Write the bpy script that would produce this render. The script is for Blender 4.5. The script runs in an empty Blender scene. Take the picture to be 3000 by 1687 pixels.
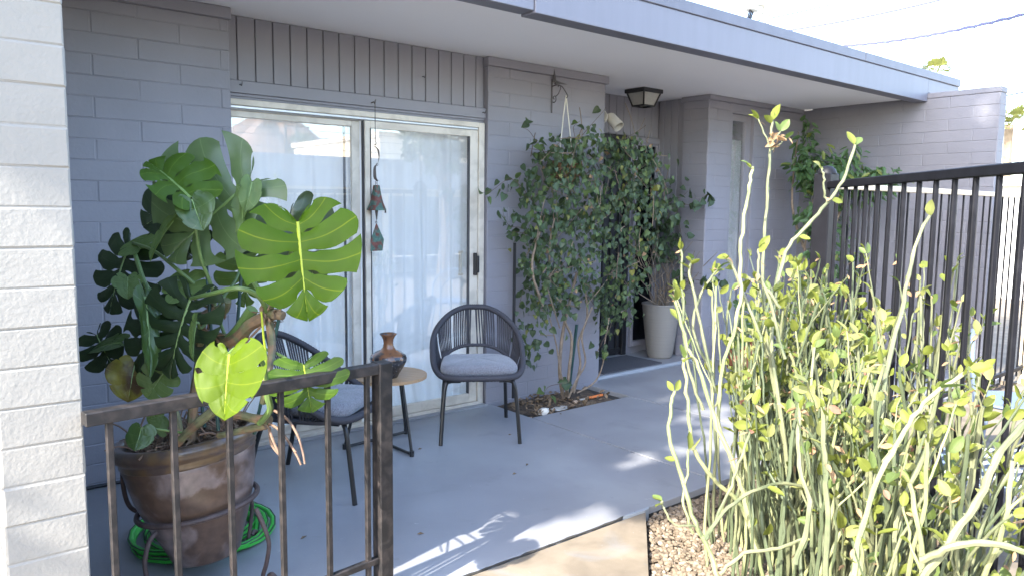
import bpy, math, random
from mathutils import Vector, Matrix
R = math.radians
random.seed(7)
scene = bpy.context.scene
C = scene.collection

# ---------------------------------------------------------------- camera
cam_d = bpy.data.cameras.new('camera'); cam = bpy.data.objects.new('camera', cam_d); C.objects.link(cam)
cam_d.sensor_width = 36.0; cam_d.lens = 26.466; cam_d.clip_start = 0.02; cam_d.clip_end = 6000
def cam_matrix(yaw, pitch, roll, loc):
    y, p, r = R(yaw), R(pitch), R(roll)
    fw = Vector((math.sin(y)*math.cos(p), math.cos(y)*math.cos(p), math.sin(p)))
    rt = Vector((math.cos(y), -math.sin(y), 0)); up = rt.cross(fw)
    r2 = rt*math.cos(r)+up*math.sin(r); u2 = -rt*math.sin(r)+up*math.cos(r)
    m = Matrix((r2, u2, -fw)).transposed().to_4x4(); m.translation = loc
    return m
cam.matrix_world = cam_matrix(39.313, -6.09, 0.64, (0, 0, 1.44))
scene.camera = cam

# ---------------------------------------------------------------- sky, sun, exposure
SUN_AZ = Vector((-0.971, -0.240)); SUN_EL = 38.0          # horizontal direction towards the sun
w = bpy.data.worlds.new('World'); scene.world = w; w.use_nodes = True
nt = w.node_tree; bg = nt.nodes['Background']
sky = nt.nodes.new('ShaderNodeTexSky'); sky.sky_type = 'NISHITA'; sky.sun_disc = False
sky.sun_elevation = R(SUN_EL); sky.sun_rotation = math.atan2(SUN_AZ.x, SUN_AZ.y)
sky.air_density = 1.0; sky.dust_density = 1.2; sky.ozone_density = 1.0
nt.links.new(sky.outputs[0], bg.inputs[0]); bg.inputs[1].default_value = 0.15
sl = bpy.data.lights.new('sun', 'SUN'); sl.energy = 2.25; sl.angle = R(0.53); sl.color = (1, .955, .87)
so = bpy.data.objects.new('sun', sl); C.objects.link(so)
so.rotation_euler = Vector((SUN_AZ.x*math.cos(R(SUN_EL)), SUN_AZ.y*math.cos(R(SUN_EL)), math.sin(R(SUN_EL)))).to_track_quat('Z', 'Y').to_euler()
so.location = (-6, -2, 8)
vs = scene.view_settings
scene.display_settings.display_device = 'sRGB'
vs.view_transform = 'Standard'; vs.look = 'None'; vs.gamma = 1; vs.use_curve_mapping = False
vs.exposure = 3.05
scene.cycles.max_bounces = 10; scene.cycles.transparent_max_bounces = 24

# ---------------------------------------------------------------- materials
MAT = {}
def mat(name, col, rough=.7, var=.0, vscale=6., bump=(), metal=0., spec=.5, coords='pos', col2=None, mix_scale=3., mix_lo=.45, mix_hi=.6, transl=0., tcol=None, sheen=0., stretch=None, coat=0., specks=False):
    m = bpy.data.materials.new(name); m.use_nodes = True; t = m.node_tree; N = t.nodes; Lk = t.links
    b = N['Principled BSDF']
    b.inputs['Roughness'].default_value = rough; b.inputs['Metallic'].default_value = metal
    b.inputs['Specular IOR Level'].default_value = spec
    if coat: b.inputs['Coat Weight'].default_value = coat
    if sheen: b.inputs['Sheen Weight'].default_value = sheen
    if coords == 'pos': src = N.new('ShaderNodeNewGeometry').outputs['Position']
    else: src = N.new('ShaderNodeTexCoord').outputs['Object']
    if stretch:
        mp = N.new('ShaderNodeMapping'); mp.inputs['Scale'].default_value = stretch
        Lk.new(src, mp.inputs[0]); src = mp.outputs[0]
    def noise(scale, detail=4, dist=0.):
        n = N.new('ShaderNodeTexNoise'); n.inputs['Scale'].default_value = scale; n.inputs['Detail'].default_value = detail
        n.inputs['Distortion'].default_value = dist
        Lk.new(src, n.inputs['Vector']); return n.outputs['Fac']
    rgb = N.new('ShaderNodeRGB'); rgb.outputs[0].default_value = (*col, 1); out = rgb.outputs[0]
    if col2:
        mr = N.new('ShaderNodeMapRange'); mr.inputs['From Min'].default_value = mix_lo; mr.inputs['From Max'].default_value = mix_hi
        Lk.new(noise(mix_scale, 6, .4), mr.inputs['Value'])
        mx = N.new('ShaderNodeMix'); mx.data_type = 'RGBA'; Lk.new(mr.outputs[0], mx.inputs[0])
        Lk.new(out, mx.inputs[6]); mx.inputs[7].default_value = (*col2, 1); out = mx.outputs[2]
    if var:
        mr = N.new('ShaderNodeMapRange'); mr.inputs['To Min'].default_value = 1-var; mr.inputs['To Max'].default_value = 1+var
        mr.inputs['From Min'].default_value = .25; mr.inputs['From Max'].default_value = .75
        Lk.new(noise(vscale, 8), mr.inputs['Value'])
        mu = N.new('ShaderNodeVectorMath'); mu.operation = 'SCALE'; Lk.new(out, mu.inputs[0]); Lk.new(mr.outputs[0], mu.inputs['Scale']); out = mu.outputs[0]
    if specks:      # worn spots and paint specks
        for sc_, lo_, hi_, c_ in ((34, .70, .76, (.40, .40, .40)), (11, .66, .80, (.15, .15, .15)), (3.1, .60, .78, (.17, .175, .18))):
            mr = N.new('ShaderNodeMapRange'); mr.inputs['From Min'].default_value = lo_; mr.inputs['From Max'].default_value = hi_; mr.inputs['To Max'].default_value = .6
            Lk.new(noise(sc_, 9, .8), mr.inputs['Value'])
            mx = N.new('ShaderNodeMix'); mx.data_type = 'RGBA'; Lk.new(mr.outputs[0], mx.inputs[0]); Lk.new(out, mx.inputs[6]); mx.inputs[7].default_value = (*c_, 1); out = mx.outputs[2]
    Lk.new(out, b.inputs['Base Color'])
    nrm = None
    for (sc, st, ds) in bump:
        bp = N.new('ShaderNodeBump'); bp.inputs['Strength'].default_value = st; bp.inputs['Distance'].default_value = ds
        Lk.new(noise(sc, 5), bp.inputs['Height'])
        if nrm: Lk.new(nrm, bp.inputs['Normal'])
        nrm = bp.outputs[0]
    if nrm: Lk.new(nrm, b.inputs['Normal'])
    if transl:
        tr = N.new('ShaderNodeBsdfTranslucent'); ms = N.new('ShaderNodeMixShader'); ms.inputs[0].default_value = transl
        if tcol: tr.inputs[0].default_value = (*tcol, 1)
        else: Lk.new(out, tr.inputs[0])
        if nrm: Lk.new(nrm, tr.inputs['Normal'])
        Lk.new(b.outputs[0], ms.inputs[1]); Lk.new(tr.outputs[0], ms.inputs[2]); Lk.new(ms.outputs[0], N['Material Output'].inputs[0])
    MAT[name] = m
    return m

def leaf_mat(name, col, vein, transl=.3, tcol=None, rough=.38, var=.18, blotch=None, spec=.3):
    """leaf blade: paler veins from the leaf's own UVs (u across a lobe, v from the midrib to the margin)"""
    m = mat(name, col, rough=rough, var=var, vscale=14, transl=transl, tcol=tcol, bump=[(40, .25, .002)], spec=spec, col2=blotch, mix_scale=9, mix_lo=.5, mix_hi=.62)
    t = m.node_tree; N = t.nodes; Lk = t.links; b = N['Principled BSDF']
    uv = N.new('ShaderNodeTexCoord'); sp = N.new('ShaderNodeSeparateXYZ'); Lk.new(uv.outputs['UV'], sp.inputs[0])
    a = N.new('ShaderNodeMath'); a.operation = 'SUBTRACT'; a.inputs[1].default_value = .5; Lk.new(sp.outputs[0], a.inputs[0])
    c = N.new('ShaderNodeMath'); c.operation = 'ABSOLUTE'; Lk.new(a.outputs[0], c.inputs[0])
    mr = N.new('ShaderNodeMapRange'); mr.inputs['From Min'].default_value = .006; mr.inputs['From Max'].default_value = .024
    mr.inputs['To Min'].default_value = .55; mr.inputs['To Max'].default_value = 0; Lk.new(c.outputs[0], mr.inputs['Value'])
    old = b.inputs['Base Color'].links[0].from_socket
    mx = N.new('ShaderNodeMix'); mx.data_type = 'RGBA'; Lk.new(mr.outputs[0], mx.inputs[0]); Lk.new(old, mx.inputs[6]); mx.inputs[7].default_value = (*vein, 1)
    Lk.new(mx.outputs[2], b.inputs['Base Color'])
    return m

BLK = [(55, .35, .004), (9, .25, .012)]
mat('grey_block_paint', (.222, .218, .247), .62, .09, 2.2, BLK)
mat('grey_block_darkened', (.18, .177, .198), .68, .1, 2.2, [(70, .5, .004), (14, .3, .01)])  # grey block paint darkened to offset the stronger light on the right wall
mat('pale_block_paint', (.225, .214, .193), .7, .06, 3., [(95, .36, .004), (24, .2, .008)])
mat('grey_wood_paint', (.22, .216, .243), .55, .05, 3., [(30, .12, .002)])
mat('grey_trim_paint', (.23, .222, .248), .5, .05, 4., [(60, .08, .001)])
mat('fascia_paint', (.142, .143, .176), .5, .06, 3., [(25, .1, .002)], stretch=(4, 4, .6))
mat('flashing_paint', (.112, .113, .145), .5, .12, 9., [(40, .15, .002)])
mat('soffit_paint', (.76, .755, .775), .75, .02, 1.5, [(60, .12, .002)])
mat('patio_paint', (.225, .227, .243), .42, .12, 1.9, [(70, .12, .002), (4, .14, .01), (300, .12, .001)], col2=(.258, .263, .276), mix_scale=1.3, specks=True)
mat('riser_paint', (.27, .295, .33), .45, .06, 5., [(60, .12, .003)])
mat('tan_concrete', (.20, .16, .115), .8, .16, 5., [(140, .4, .002), (12, .2, .006)], col2=(.15, .12, .085), mix_scale=4, specks=True)
mat('crack_dark', (.03, .028, .025), .95)
mat('soil', (.075, .052, .036), .95, .4, 30., [(60, .9, .02), (14, .6, .03)], col2=(.13, .09, .055), mix_scale=18)
mat('dirt_ground', (.52, .46, .38), .95, .15, 3., [(60, .6, .01)], col2=(.45, .39, .31), mix_scale=8)
for i, c in enumerate([(.19, .145, .098), (.14, .104, .068), (.24, .195, .145), (.105, .076, .05)]):
    mat('pebble_stone_%d' % i, c, .85, .22, 60., [(150, .5, .003)])
mat('asphalt', (.06, .06, .062), .9, .15, 4., [(80, .4, .004)])
mat('white_frame', (.60, .545, .465), .42, .06, 6., [(50, .06, .001)], col2=(.5, .45, .38), mix_scale=10)
mat('aluminium', (.5, .5, .5), .35, .05, 10., metal=.7)
mat('dark_seal', (.05, .05, .055), .6)
mat('curtain_sheer', (.70, .72, .76), .85, .02, 2., transl=.4)
mat('curtain_lace', (.40, .40, .41), .9, .1, 60., transl=.3)
mat('room_paint', (.75, .75, .75), .8)
mat('room_floor', (.45, .43, .42), .6)
mat('iron_brown', (.016, .0145, .0145), .55, .25, 18., [(70, .3, .001)], spec=.3, col2=(.034, .028, .026), mix_scale=25)
mat('iron_black', (.008, .008, .0105), .5, .3, 12., [(70, .25, .001)], spec=.18, col2=(.012, .012, .015), mix_scale=12, mix_lo=.55, mix_hi=.7)
mat('rail_tan', (.55, .47, .34), .55, .06, 8.)
mat('chair_metal', (.012, .012, .013), .35)
mat('chair_rope', (.035, .034, .042), .75, .15, 120., [(260, .5, .001)])
mat('cushion_fabric', (.115, .118, .135), .95, .0, 1., [(420, .7, .002)], col2=(.20, .205, .235), mix_scale=190, mix_lo=.42, mix_hi=.58, sheen=.3)
mat('table_wood', (.34, .215, .115), .5, .18, 14., [(60, .15, .001)], coords='obj', stretch=(1, 14, 8))
mat('vase_glaze', (.19, .085, .04), .25, .25, 18., [(30, .15, .002)], col2=(.03, .035, .04), mix_scale=14, mix_lo=.5, mix_hi=.64, coat=.4)
mat('vase_dark', (.028, .028, .032), .22, .3, 30., [(40, .2, .002)], col2=(.16, .14, .13), mix_scale=60, mix_lo=.60, mix_hi=.66, coat=.4)
mat('pot_glaze', (.10, .06, .04), .36, .35, 26., [(18, .2, .006)], col2=(.20, .15, .135), mix_scale=6, mix_lo=.5, mix_hi=.6, coat=.3)
mat('pot_rim_glaze', (.12, .075, .038), .28, .35, 22., [(30, .15, .003)], col2=(.08, .055, .045), mix_scale=16, coat=.3)
mat('stand_iron', (.075, .05, .045), .6, .3, 40., [(90, .4, .002)])
mat('hose_green', (.045, .42, .05), .35, .05, 8.)
mat('hose_dark', (.02, .06, .025), .45)
mat('stake_green', (.008, .045, .04), .5, .2, 60., [(300, .4, .001)])
mat('stake_black', (.012, .012, .014), .45)
leaf_mat('leaf_deep', (.052, .092, .022), (.13, .18, .06), .15, (.08, .16, .012), rough=.34, spec=.5)
leaf_mat('leaf_sage', (.075, .112, .042), (.15, .2, .08), .18, (.1, .18, .02), rough=.36, spec=.45)
leaf_mat('leaf_dark', (.017, .031, .010), (.04, .062, .022), .07, (.03, .07, .008), rough=.36, spec=.45)
leaf_mat('leaf_mid', (.046, .092, .008), (.16, .24, .035), .25, (.10, .2, .006), rough=.48, spec=.2)
leaf_mat('leaf_bright', (.040, .085, .002), (.22, .26, .01), .3, (.10, .17, .002), rough=.5, spec=.16)
leaf_mat('leaf_lime', (.065, .105, .002), (.17, .2, .012), .35, (.13, .18, .003), rough=.5, spec=.16)
leaf_mat('leaf_under', (.095, .145, .045), (.18, .24, .08), .28, (.17, .28, .03), rough=.5)
leaf_mat('leaf_dying', (.17, .15, .02), (.2, .18, .04), .2, blotch=(.075, .045, .02))
mat('midrib_pale', (.16, .24, .07), .45, .1, 20.)
mat('midrib_yellow', (.32, .38, .035), .45, .1, 20., transl=.2)
mat('petiole_green', (.10, .16, .045), .45, .2, 20.)
mat('petiole_old', (.105, .105, .05), .6, .4, 30., [(60, .5, .004)], col2=(.16, .10, .055), mix_scale=22)
mat('monstera_trunk', (.15, .105, .065), .85, .4, 40., [(70, .8, .006)], col2=(.09, .10, .04), mix_scale=12)
mat('aerial_root', (.17, .105, .07), .85, .3, 50., [(120, .5, .002)])
mat('dry_debris', (.17, .115, .07), .9, .4, 40.)
leaf_mat('vine_leaf', (.042, .066, .030), (.075, .11, .055), .15, (.06, .13, .025), rough=.42)
leaf_mat('vine_leaf_light', (.075, .11, .036), (.11, .16, .06), .22, (.1, .2, .03), rough=.42)
leaf_mat('vine_leaf_yellow', (.17, .17, .045), (.22, .22, .08), .25, (.2, .22, .04), rough=.5)
mat('vine_dry', (.24, .155, .085), .85, .3, 40., transl=.15)
mat('vine_bark', (.19, .145, .105), .9, .3, 35., [(80, .6, .004)])
mat('vine_bark_dark', (.10, .07, .05), .9, .3, 35.)
leaf_mat('ficus_leaf', (.06, .108, .04), (.10, .17, .08), .2, (.1, .24, .05), rough=.35)
leaf_mat('ficus_leaf_yellow', (.17, .2, .05), (.22, .26, .08), .25)
mat('slipper_stem', (.155, .16, .085), .6, .2, 16., [(60, .3, .003)], col2=(.085, .10, .05), mix_scale=7)
mat('slipper_stem_cream', (.235, .235, .115), .6, .15, 16., [(60, .3, .003)], col2=(.155, .18, .08), mix_scale=7)
mat('slipper_stem_dark', (.068, .085, .042), .6, .16, 16., [(60, .3, .003)])
leaf_mat('slipper_leaf', (.145, .165, .03), (.21, .225, .06), .3, (.22, .25, .03), rough=.6)
leaf_mat('slipper_leaf_green', (.095, .13, .035), (.16, .2, .07), .25, (.13, .22, .05), rough=.55)
leaf_mat('slipper_leaf_pale', (.20, .205, .07), (.25, .26, .1), .3, (.34, .38, .09), rough=.6)
mat('slipper_dry', (.30, .19, .10), .85, .25, 40., transl=.25)
mat('slipper_red', (.28, .13, .085), .7, .2, 40., transl=.25)
mat('grey_pot', (.215, .197, .175), .75, .06, 20., [(30, .3, .004)], stretch=(.2, .2, 6))
mat('doormat', (.06, .062, .072), .95, .2, 90., [(160, .9, .006)])
mat('screen_door_black', (.010, .010, .012), .5)
mat('screen_mesh', (.02, .02, .024), .6)
mat('lamp_black', (.014, .014, .016), .4)
mat('lamp_glass', (.46, .45, .42), .35, .08, 40., [(160, .5, .002)], transl=.3)
mat('bulb', (.8, .7, .5), .3)
mat('beige_metal', (.42, .39, .34), .5, .05, 20.)
mat('bracket_iron', (.085, .08, .085), .55, .2, 40.)
mat('cord_white', (.55, .52, .44), .9)
mat('wicker', (.20, .115, .06), .8, .3, 80.)
mat('bell_patina', (.06, .12, .095), .55, .35, 70., [(120, .6, .002)], col2=(.13, .045, .035), mix_scale=26, mix_lo=.46, mix_hi=.56, metal=.4)
mat('bell_iron', (.07, .055, .05), .6, .3, 80.)
mat('rock_white', (.62, .58, .52), .9, .15, 30., [(60, .7, .01)])
mat('rock_tan', (.34, .25, .18), .9, .2, 30., [(60, .6, .01)])
mat('rock_grey', (.34, .32, .29), .9, .2, 30., [(60, .6, .01)])
mat('terracotta', (.33, .12, .06), .8, .12, 20.)
mat('orange_plastic', (.55, .15, .03), .5)
mat('stripe_white', (.72, .72, .70), .9, .03, 60., [(300, .3, .001)])
mat('stripe_grey', (.11, .115, .13), .9, .05, 60., [(300, .3, .001)])
mat('blue_metal', (.12, .155, .22), .6)
mat('wire_black', (.02, .02, .03), .6)
mat('wire_purple', (.09, .09, .17), .6)
mat('mast_white', (.52, .47, .38), .7, .2, 30., [(60, .3, .003)], col2=(.3, .22, .15), mix_scale=18, mix_lo=.56, mix_hi=.66)
mat('palm_leaf', (.19, .20, .05), .6, .2, 5., transl=.25)
mat('palm_trunk', (.2, .15, .1), .9, .3, 5.)
mat('tree_leaf', (.055, .085, .03), .6, .25, 5., transl=.2)
mat('tree_bark', (.14, .11, .085), .9, .3, 8.)
mat('stucco_cream', (.66, .56, .42), .85, .05, 3.)
mat('stucco_white', (.72, .70, .66), .85, .04, 3.)
mat('stucco_grey', (.32, .32, .34), .85, .05, 3.)
mat('brown_door', (.13, .06, .035), .6)
mat('red_rock', (.30, .17, .12), .95, .2, .02, col2=(.23, .15, .10), mix_scale=.012)
mat('roof_gravel', (.5, .48, .44), .9, .1, 6.)
def glass_mat(name, tint, boost=1.0):
    m = bpy.data.materials.new(name); m.use_nodes = True; N = m.node_tree.nodes; Lk = m.node_tree.links
    N.remove(N['Principled BSDF'])
    fr = N.new('ShaderNodeFresnel'); ge = N.new('ShaderNodeNewGeometry'); mr = N.new('ShaderNodeMapRange')   # same reflectance on both faces of the pane
    mr.inputs['To Min'].default_value = 1.52; mr.inputs['To Max'].default_value = 1/1.52
    Lk.new(ge.outputs['Backfacing'], mr.inputs['Value']); Lk.new(mr.outputs[0], fr.inputs[0])
    mu = N.new('ShaderNodeMath'); mu.operation = 'MULTIPLY'; mu.inputs[1].default_value = boost; mu.use_clamp = True; Lk.new(fr.outputs[0], mu.inputs[0])
    tr = N.new('ShaderNodeBsdfTransparent'); tr.inputs[0].default_value = (*tint, 1)
    gl = N.new('ShaderNodeBsdfGlossy'); gl.inputs['Roughness'].default_value = .004; gl.inputs[0].default_value = (.97, .98, 1, 1)
    ms = N.new('ShaderNodeMixShader'); Lk.new(mu.outputs[0], ms.inputs[0]); Lk.new(tr.outputs[0], ms.inputs[1]); Lk.new(gl.outputs[0], ms.inputs[2])
    Lk.new(ms.outputs[0], N['Material Output'].inputs[0]); MAT[name] = m
glass_mat('clear_glass', (.97, .98, .98), 2.1)
glass_mat('tinted_glass', (.35, .36, .38), 1.2)

# ---------------------------------------------------------------- mesh helpers
class MB:
    def __init__(s): s.v = []; s.f = []; s.mi = []
    def add(s, vs, fs, mi=0):
        o = len(s.v); s.v += [Vector(v) for v in vs]; s.f += [tuple(i+o for i in f) for f in fs]; s.mi += [mi]*len(fs); return s
    def box(s, x0, x1, y0, y1, z0, z1, b=0., mi=0):
        lo, hi = (x0, y0, z0), (x1, y1, z1)
        if b <= 0:
            vs = [(a, c, d) for a in (x0, x1) for c in (y0, y1) for d in (z0, z1)]
            return s.add(vs, [(0, 1, 3, 2), (4, 6, 7, 5), (0, 4, 5, 1), (2, 3, 7, 6), (0, 2, 6, 4), (1, 5, 7, 3)], mi)
        idx = {}; vs = []
        for c in range(8):
            sg = [(c >> k) & 1 for k in range(3)]
            for a in range(3):
                p = [(hi[k] if sg[k] else lo[k]) if k == a else ((hi[k]-b) if sg[k] else (lo[k]+b)) for k in range(3)]
                idx[(c, a)] = len(vs); vs.append(p)
        fs = []
        for a in range(3):
            o1, o2 = [k for k in range(3) if k != a]
            for sgn in (0, 1):
                c0 = sgn << a
                fs.append([idx[(c0, a)], idx[(c0 | 1 << o1, a)], idx[(c0 | 1 << o1 | 1 << o2, a)], idx[(c0 | 1 << o2, a)]])
        for a in range(3):
            for bb in range(a+1, 3):
                t = 3-a-bb
                for sa in (0, 1):
                    for sb in (0, 1):
                        c0 = sa << a | sb << bb; c1 = c0 | 1 << t
                        fs.append([idx[(c0, a)], idx[(c1, a)], idx[(c1, bb)], idx[(c0, bb)]])
        for c in range(8): fs.append([idx[(c, 0)], idx[(c, 1)], idx[(c, 2)]])
        ctr = Vector([(lo[k]+hi[k])/2 for k in range(3)]); out = []
        for f in fs:
            p = [Vector(vs[i]) for i in f]; n = (p[1]-p[0]).cross(p[2]-p[0]); m = sum(p, Vector())/len(p)
            out.append(tuple(f) if n.dot(m-ctr) > 0 else tuple(reversed(f)))
        return s.add(vs, out, mi)
    def tube(s, pts, r, n=6, cap=True, mi=0, closed=False):
        pts = [Vector(p) for p in pts]; m = len(pts)
        rr = r if isinstance(r, (list, tuple)) else [r]*m
        tan = []
        for i in range(m):
            a = pts[(i-1) % m] if closed else pts[max(i-1, 0)]; b = pts[(i+1) % m] if closed else pts[min(i+1, m-1)]
            d = (b-a); tan.append(d.normalized() if d.length > 1e-9 else Vector((0, 0, 1)))
        u = tan[0].orthogonal().normalized(); vs = []
        for i in range(m):
            u = (u - tan[i]*u.dot(tan[i])); u = u.normalized() if u.length > 1e-6 else tan[i].orthogonal().normalized()
            wv = tan[i].cross(u)
            for k in range(n):
                an = 2*math.pi*k/n; vs.append(pts[i]+(u*math.cos(an)+wv*math.sin(an))*rr[i])
        fs = []
        for i in range(m if closed else m-1):
            j = (i+1) % m
            for k in range(n): fs.append((i*n+k, i*n+(k+1) % n, j*n+(k+1) % n, j*n+k))
        if cap and not closed: fs += [tuple(reversed(range(n))), tuple((m-1)*n+k for k in range(n))]
        return s.add(vs, fs, mi)
    def lathe(s, prof, n=32, cx=0, cy=0, z0=0, mi=0, cap=True):
        vs = []
        for (r, z) in prof:
            for k in range(n):
                a = 2*math.pi*k/n; vs.append((cx+r*math.cos(a), cy+r*math.sin(a), z0+z))
        fs = [(i*n+k, i*n+(k+1) % n, (i+1)*n+(k+1) % n, (i+1)*n+k) for i in range(len(prof)-1) for k in range(n)]
        if cap: fs += [tuple(reversed(range(n))), tuple((len(prof)-1)*n+k for k in range(n))]
        return s.add(vs, fs, mi)
    def poly(s, pts, z0, z1, mi=0):
        n = len(pts); vs = [(x, y, z0) for x, y in pts]+[(x, y, z1) for x, y in pts]
        return s.add(vs, [tuple(reversed(range(n))), tuple(range(n, 2*n))]+[(i, (i+1) % n, n+(i+1) % n, n+i) for i in range(n)], mi)
    def mesh(s, name, mats, smooth=False, angle=35):
        me = bpy.data.meshes.new(name); me.from_pydata([tuple(v) for v in s.v], [], s.f)
        for m in (mats if isinstance(mats, (list, tuple)) else [mats]): me.materials.append(MAT[m])
        if len(me.materials) > 1: me.polygons.foreach_set('material_index', s.mi)
        if smooth:
            me.polygons.foreach_set('use_smooth', [True]*len(s.f))
            if angle < 180: me.set_sharp_from_angle(angle=R(angle))
        me.update(); return me
def wloc(p):
    v = Vector()
    while p is not None: v += p.location; p = p.parent
    return v
def link(name, me, parent=None, loc=None):
    o = bpy.data.objects.new(name, me); C.objects.link(o)
    if parent is not None: o.parent = parent
    if loc is not None: o.location = loc
    return o
def obj(name, mb, mats, parent=None, smooth=False, angle=35, local=False):
    """link a mesh; coordinates are world ones unless local"""
    if parent is not None and not local:
        d = wloc(parent)
        if d.length > 0: mb.v = [v-d for v in mb.v]
    return link(name, mb.mesh(name, mats, smooth, angle), parent)
def tag(o, label=None, cat=None, group=None, kind=None):
    if label: o['label'] = label
    if cat: o['category'] = cat
    if group: o['group'] = group
    if kind: o['kind'] = kind
    return o
def thing(name, label, cat, loc=(0, 0, 0), group=None, rz=0):
    o = link(name, None); o.location = loc; o.rotation_euler = (0, 0, rz); o.empty_display_size = .1
    return tag(o, label, cat, group)
def struct(name, mb, m, smooth=False): return tag(obj(name, mb, m, None, smooth), kind='structure')
def copy_tree(o, parent=None):
    c = o.copy(); C.objects.link(c)
    if parent is not None: c.parent = parent
    for ch in list(o.children): copy_tree(ch, c)
    return c
def bez(a, b, c, n=8):
    a, b, c = Vector(a), Vector(b), Vector(c)
    return [a*(1-t)**2+b*2*t*(1-t)+c*t*t for t in [i/n for i in range(n+1)]]
def crom(P, n=5):
    P = [Vector(p) for p in P]; out = []
    for i in range(len(P)-1):
        p0, p1, p2, p3 = P[max(i-1, 0)], P[i], P[i+1], P[min(i+2, len(P)-1)]
        for k in range(n):
            t = k/n; out.append(.5*((2*p1)+(p2-p0)*t+(2*p0-5*p1+4*p2-p3)*t*t+(3*p1-p0-3*p2+p3)*t**3))
    out.append(P[-1]); return out
def frame(base, d, nrm):
    """matrix with local y along d and local z near nrm"""
    y = Vector(d).normalized(); z = Vector(nrm); z = z-y*z.dot(y)
    z = z.normalized() if z.length > 1e-5 else y.orthogonal().normalized()
    x = y.cross(z); m = Matrix((x, y, z)).transposed().to_4x4(); m.translation = Vector(base); return m
U = random.uniform

# ---------------------------------------------------------------- block walls
BC = {}
def block_mesh(l, h, m, var):
    key = (round(l, 3), round(h, 3), m, var)
    if key not in BC:
        rnd = random.Random(hash((key[0], key[1], var)) % 9999)
        j = lambda a: rnd.uniform(-a, a)
        b = .0045; L, H = l/2, h/2; vs = []
        ring = [(-L, -H), (L, -H), (L, H), (-L, H)]
        for (a, c) in ring: vs.append((a-(b+j(.0015))*(1 if a > 0 else -1), 0+j(.0012), c-(b+j(.0012))*(1 if c > 0 else -1)))
        for (a, c) in ring: vs.append((a, .0024, c))
        for (a, c) in ring: vs.append((a, .02, c))
        fs = [(0, 1, 2, 3)]
        for k in (0, 4): fs += [(k+i, k+4+i, k+4+(i+1) % 4, k+(i+1) % 4) for i in range(4)]
        me = bpy.data.meshes.new('block'); me.from_pydata(vs, [], fs); me.materials.append(MAT[m])
        me.update(); BC[key] = me
    return BC[key]
def block_face(parent, m, ax, plane, u0, u1, z0, z1, line, heads, flip=1, hole=None, pitch=.406, ch=.1017):
    """courses of blocks on a face: ax 'x' = face looking to -y at y=plane; ax 'y' = face at x=plane looking to -x (flip 1) or +x (flip -1)"""
    k0 = math.floor((z0-line)/ch); k = k0
    base = wloc(parent)
    while line+k*ch < z1-.004:
        a = max(line+k*ch, z0); c = min(line+(k+1)*ch, z1); k += 1
        if c-a < .012: continue
        h0 = heads[k % 2]; n = math.floor((u0-h0)/pitch); cuts = [u0]; x = h0+n*pitch
        while x < u1:
            if x > u0+.02 and x < u1-.02: cuts.append(x)
            x += pitch
        cuts.append(u1)
        spans = list(zip(cuts[:-1], cuts[1:]))
        if hole and c > hole[2]+.02 and a < hole[3]-.02:
            ns = []
            for (p, q) in spans:
                if q <= hole[0]+.001 or p >= hole[1]-.001: ns.append((p, q)); continue
                if p < hole[0]-.02: ns.append((p, hole[0]))
                if q > hole[1]+.02: ns.append((hole[1], q))
            spans = ns
        for (p, q) in spans:
            l = q-p-.0045; h = c-a-.0012
            me = block_mesh(l, h, m, random.randrange(3))
            o = link('block', me, parent)
            pr = U(-.0012, .0012)
            if ax == 'x': o.location = Vector(((p+q)/2, plane+pr, (a+c)/2))-base
            else:
                o.rotation_euler = (0, 0, -math.pi/2 if flip == 1 else math.pi/2)
                o.location = Vector((plane+pr*flip, (p+q)/2, (a+c)/2))-base

# ================================================================ THE SETTING
# ground far and near
b = MB()
b.add([(-900, -900, -.14), (900, -900, -.14), (900, 900, -.14), (-900, 900, -.14)], [(0, 1, 2, 3)])
struct('ground', b, 'dirt_ground')
# painted patio: slabs with open joints between them
patio = tag(link('patio', None), kind='structure')
def slab(x0, x1, y0, y1, z=0., m='patio_paint', name='concrete_slab'):
    return obj(name, MB().box(x0, x1, y0, y1, z-.12, z, .0025), m, patio)
slab(-3., 3.329, 2.303, 4.38); slab(3.339, 4.329, 2.303, 3.838); slab(4.339, 7.44, 2.303, 4.36)
b = MB().box(-3., 7.44, 2.30, 4.38, -.13, -.035); obj('joint_bed', b, 'crack_dark', patio)
# raised entry floor with a rounded lip
obj('entry_floor', MB().box(4.45, 5.9, 4.368, 4.95, -.1, .03, .004), 'patio_paint', patio)
b = MB(); b.tube([(4.47, 4.372, .012), (5.825, 4.372, .012)], .02, 10); obj('entry_lip', b, 'riser_paint', patio, True)
# rough painted edge where the slab meets the walk
b = MB(); rnd = random.Random(3); x = 1.2; pts = []
while x < 2.73:
    pts.append((x, 2.296+rnd.uniform(-.004, .004)+(.02*max(0, (x-2.45)/.28)), -.004)); x += .035
b.tube(pts, [.0025+rnd.uniform(0, .004) for _ in pts], 5); obj('patio_crack', b, 'crack_dark', patio)
b = MB(); b.add([(2.56, 2.297, .002), (2.735, 2.285, .002), (2.76, 2.31, .002), (2.74, 2.335, .002), (2.6, 2.325, .002)], [(0, 1, 2, 3, 4)])
obj('edge_patch', MB().poly([(2.57, 2.296), (2.70, 2.280), (2.745, 2.288), (2.76, 2.303), (2.6, 2.3025)], -.1, .004), 'riser_paint', patio)
# tan walk running from the patio towards the viewer
walk = [(1.30, 2.290), (2.715, 2.283), (2.222, 1.842), (-.32, -.44), (-1.5, .3)]
struct('walkway', MB().poly(walk, -.13, -.006), 'tan_concrete')
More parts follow.
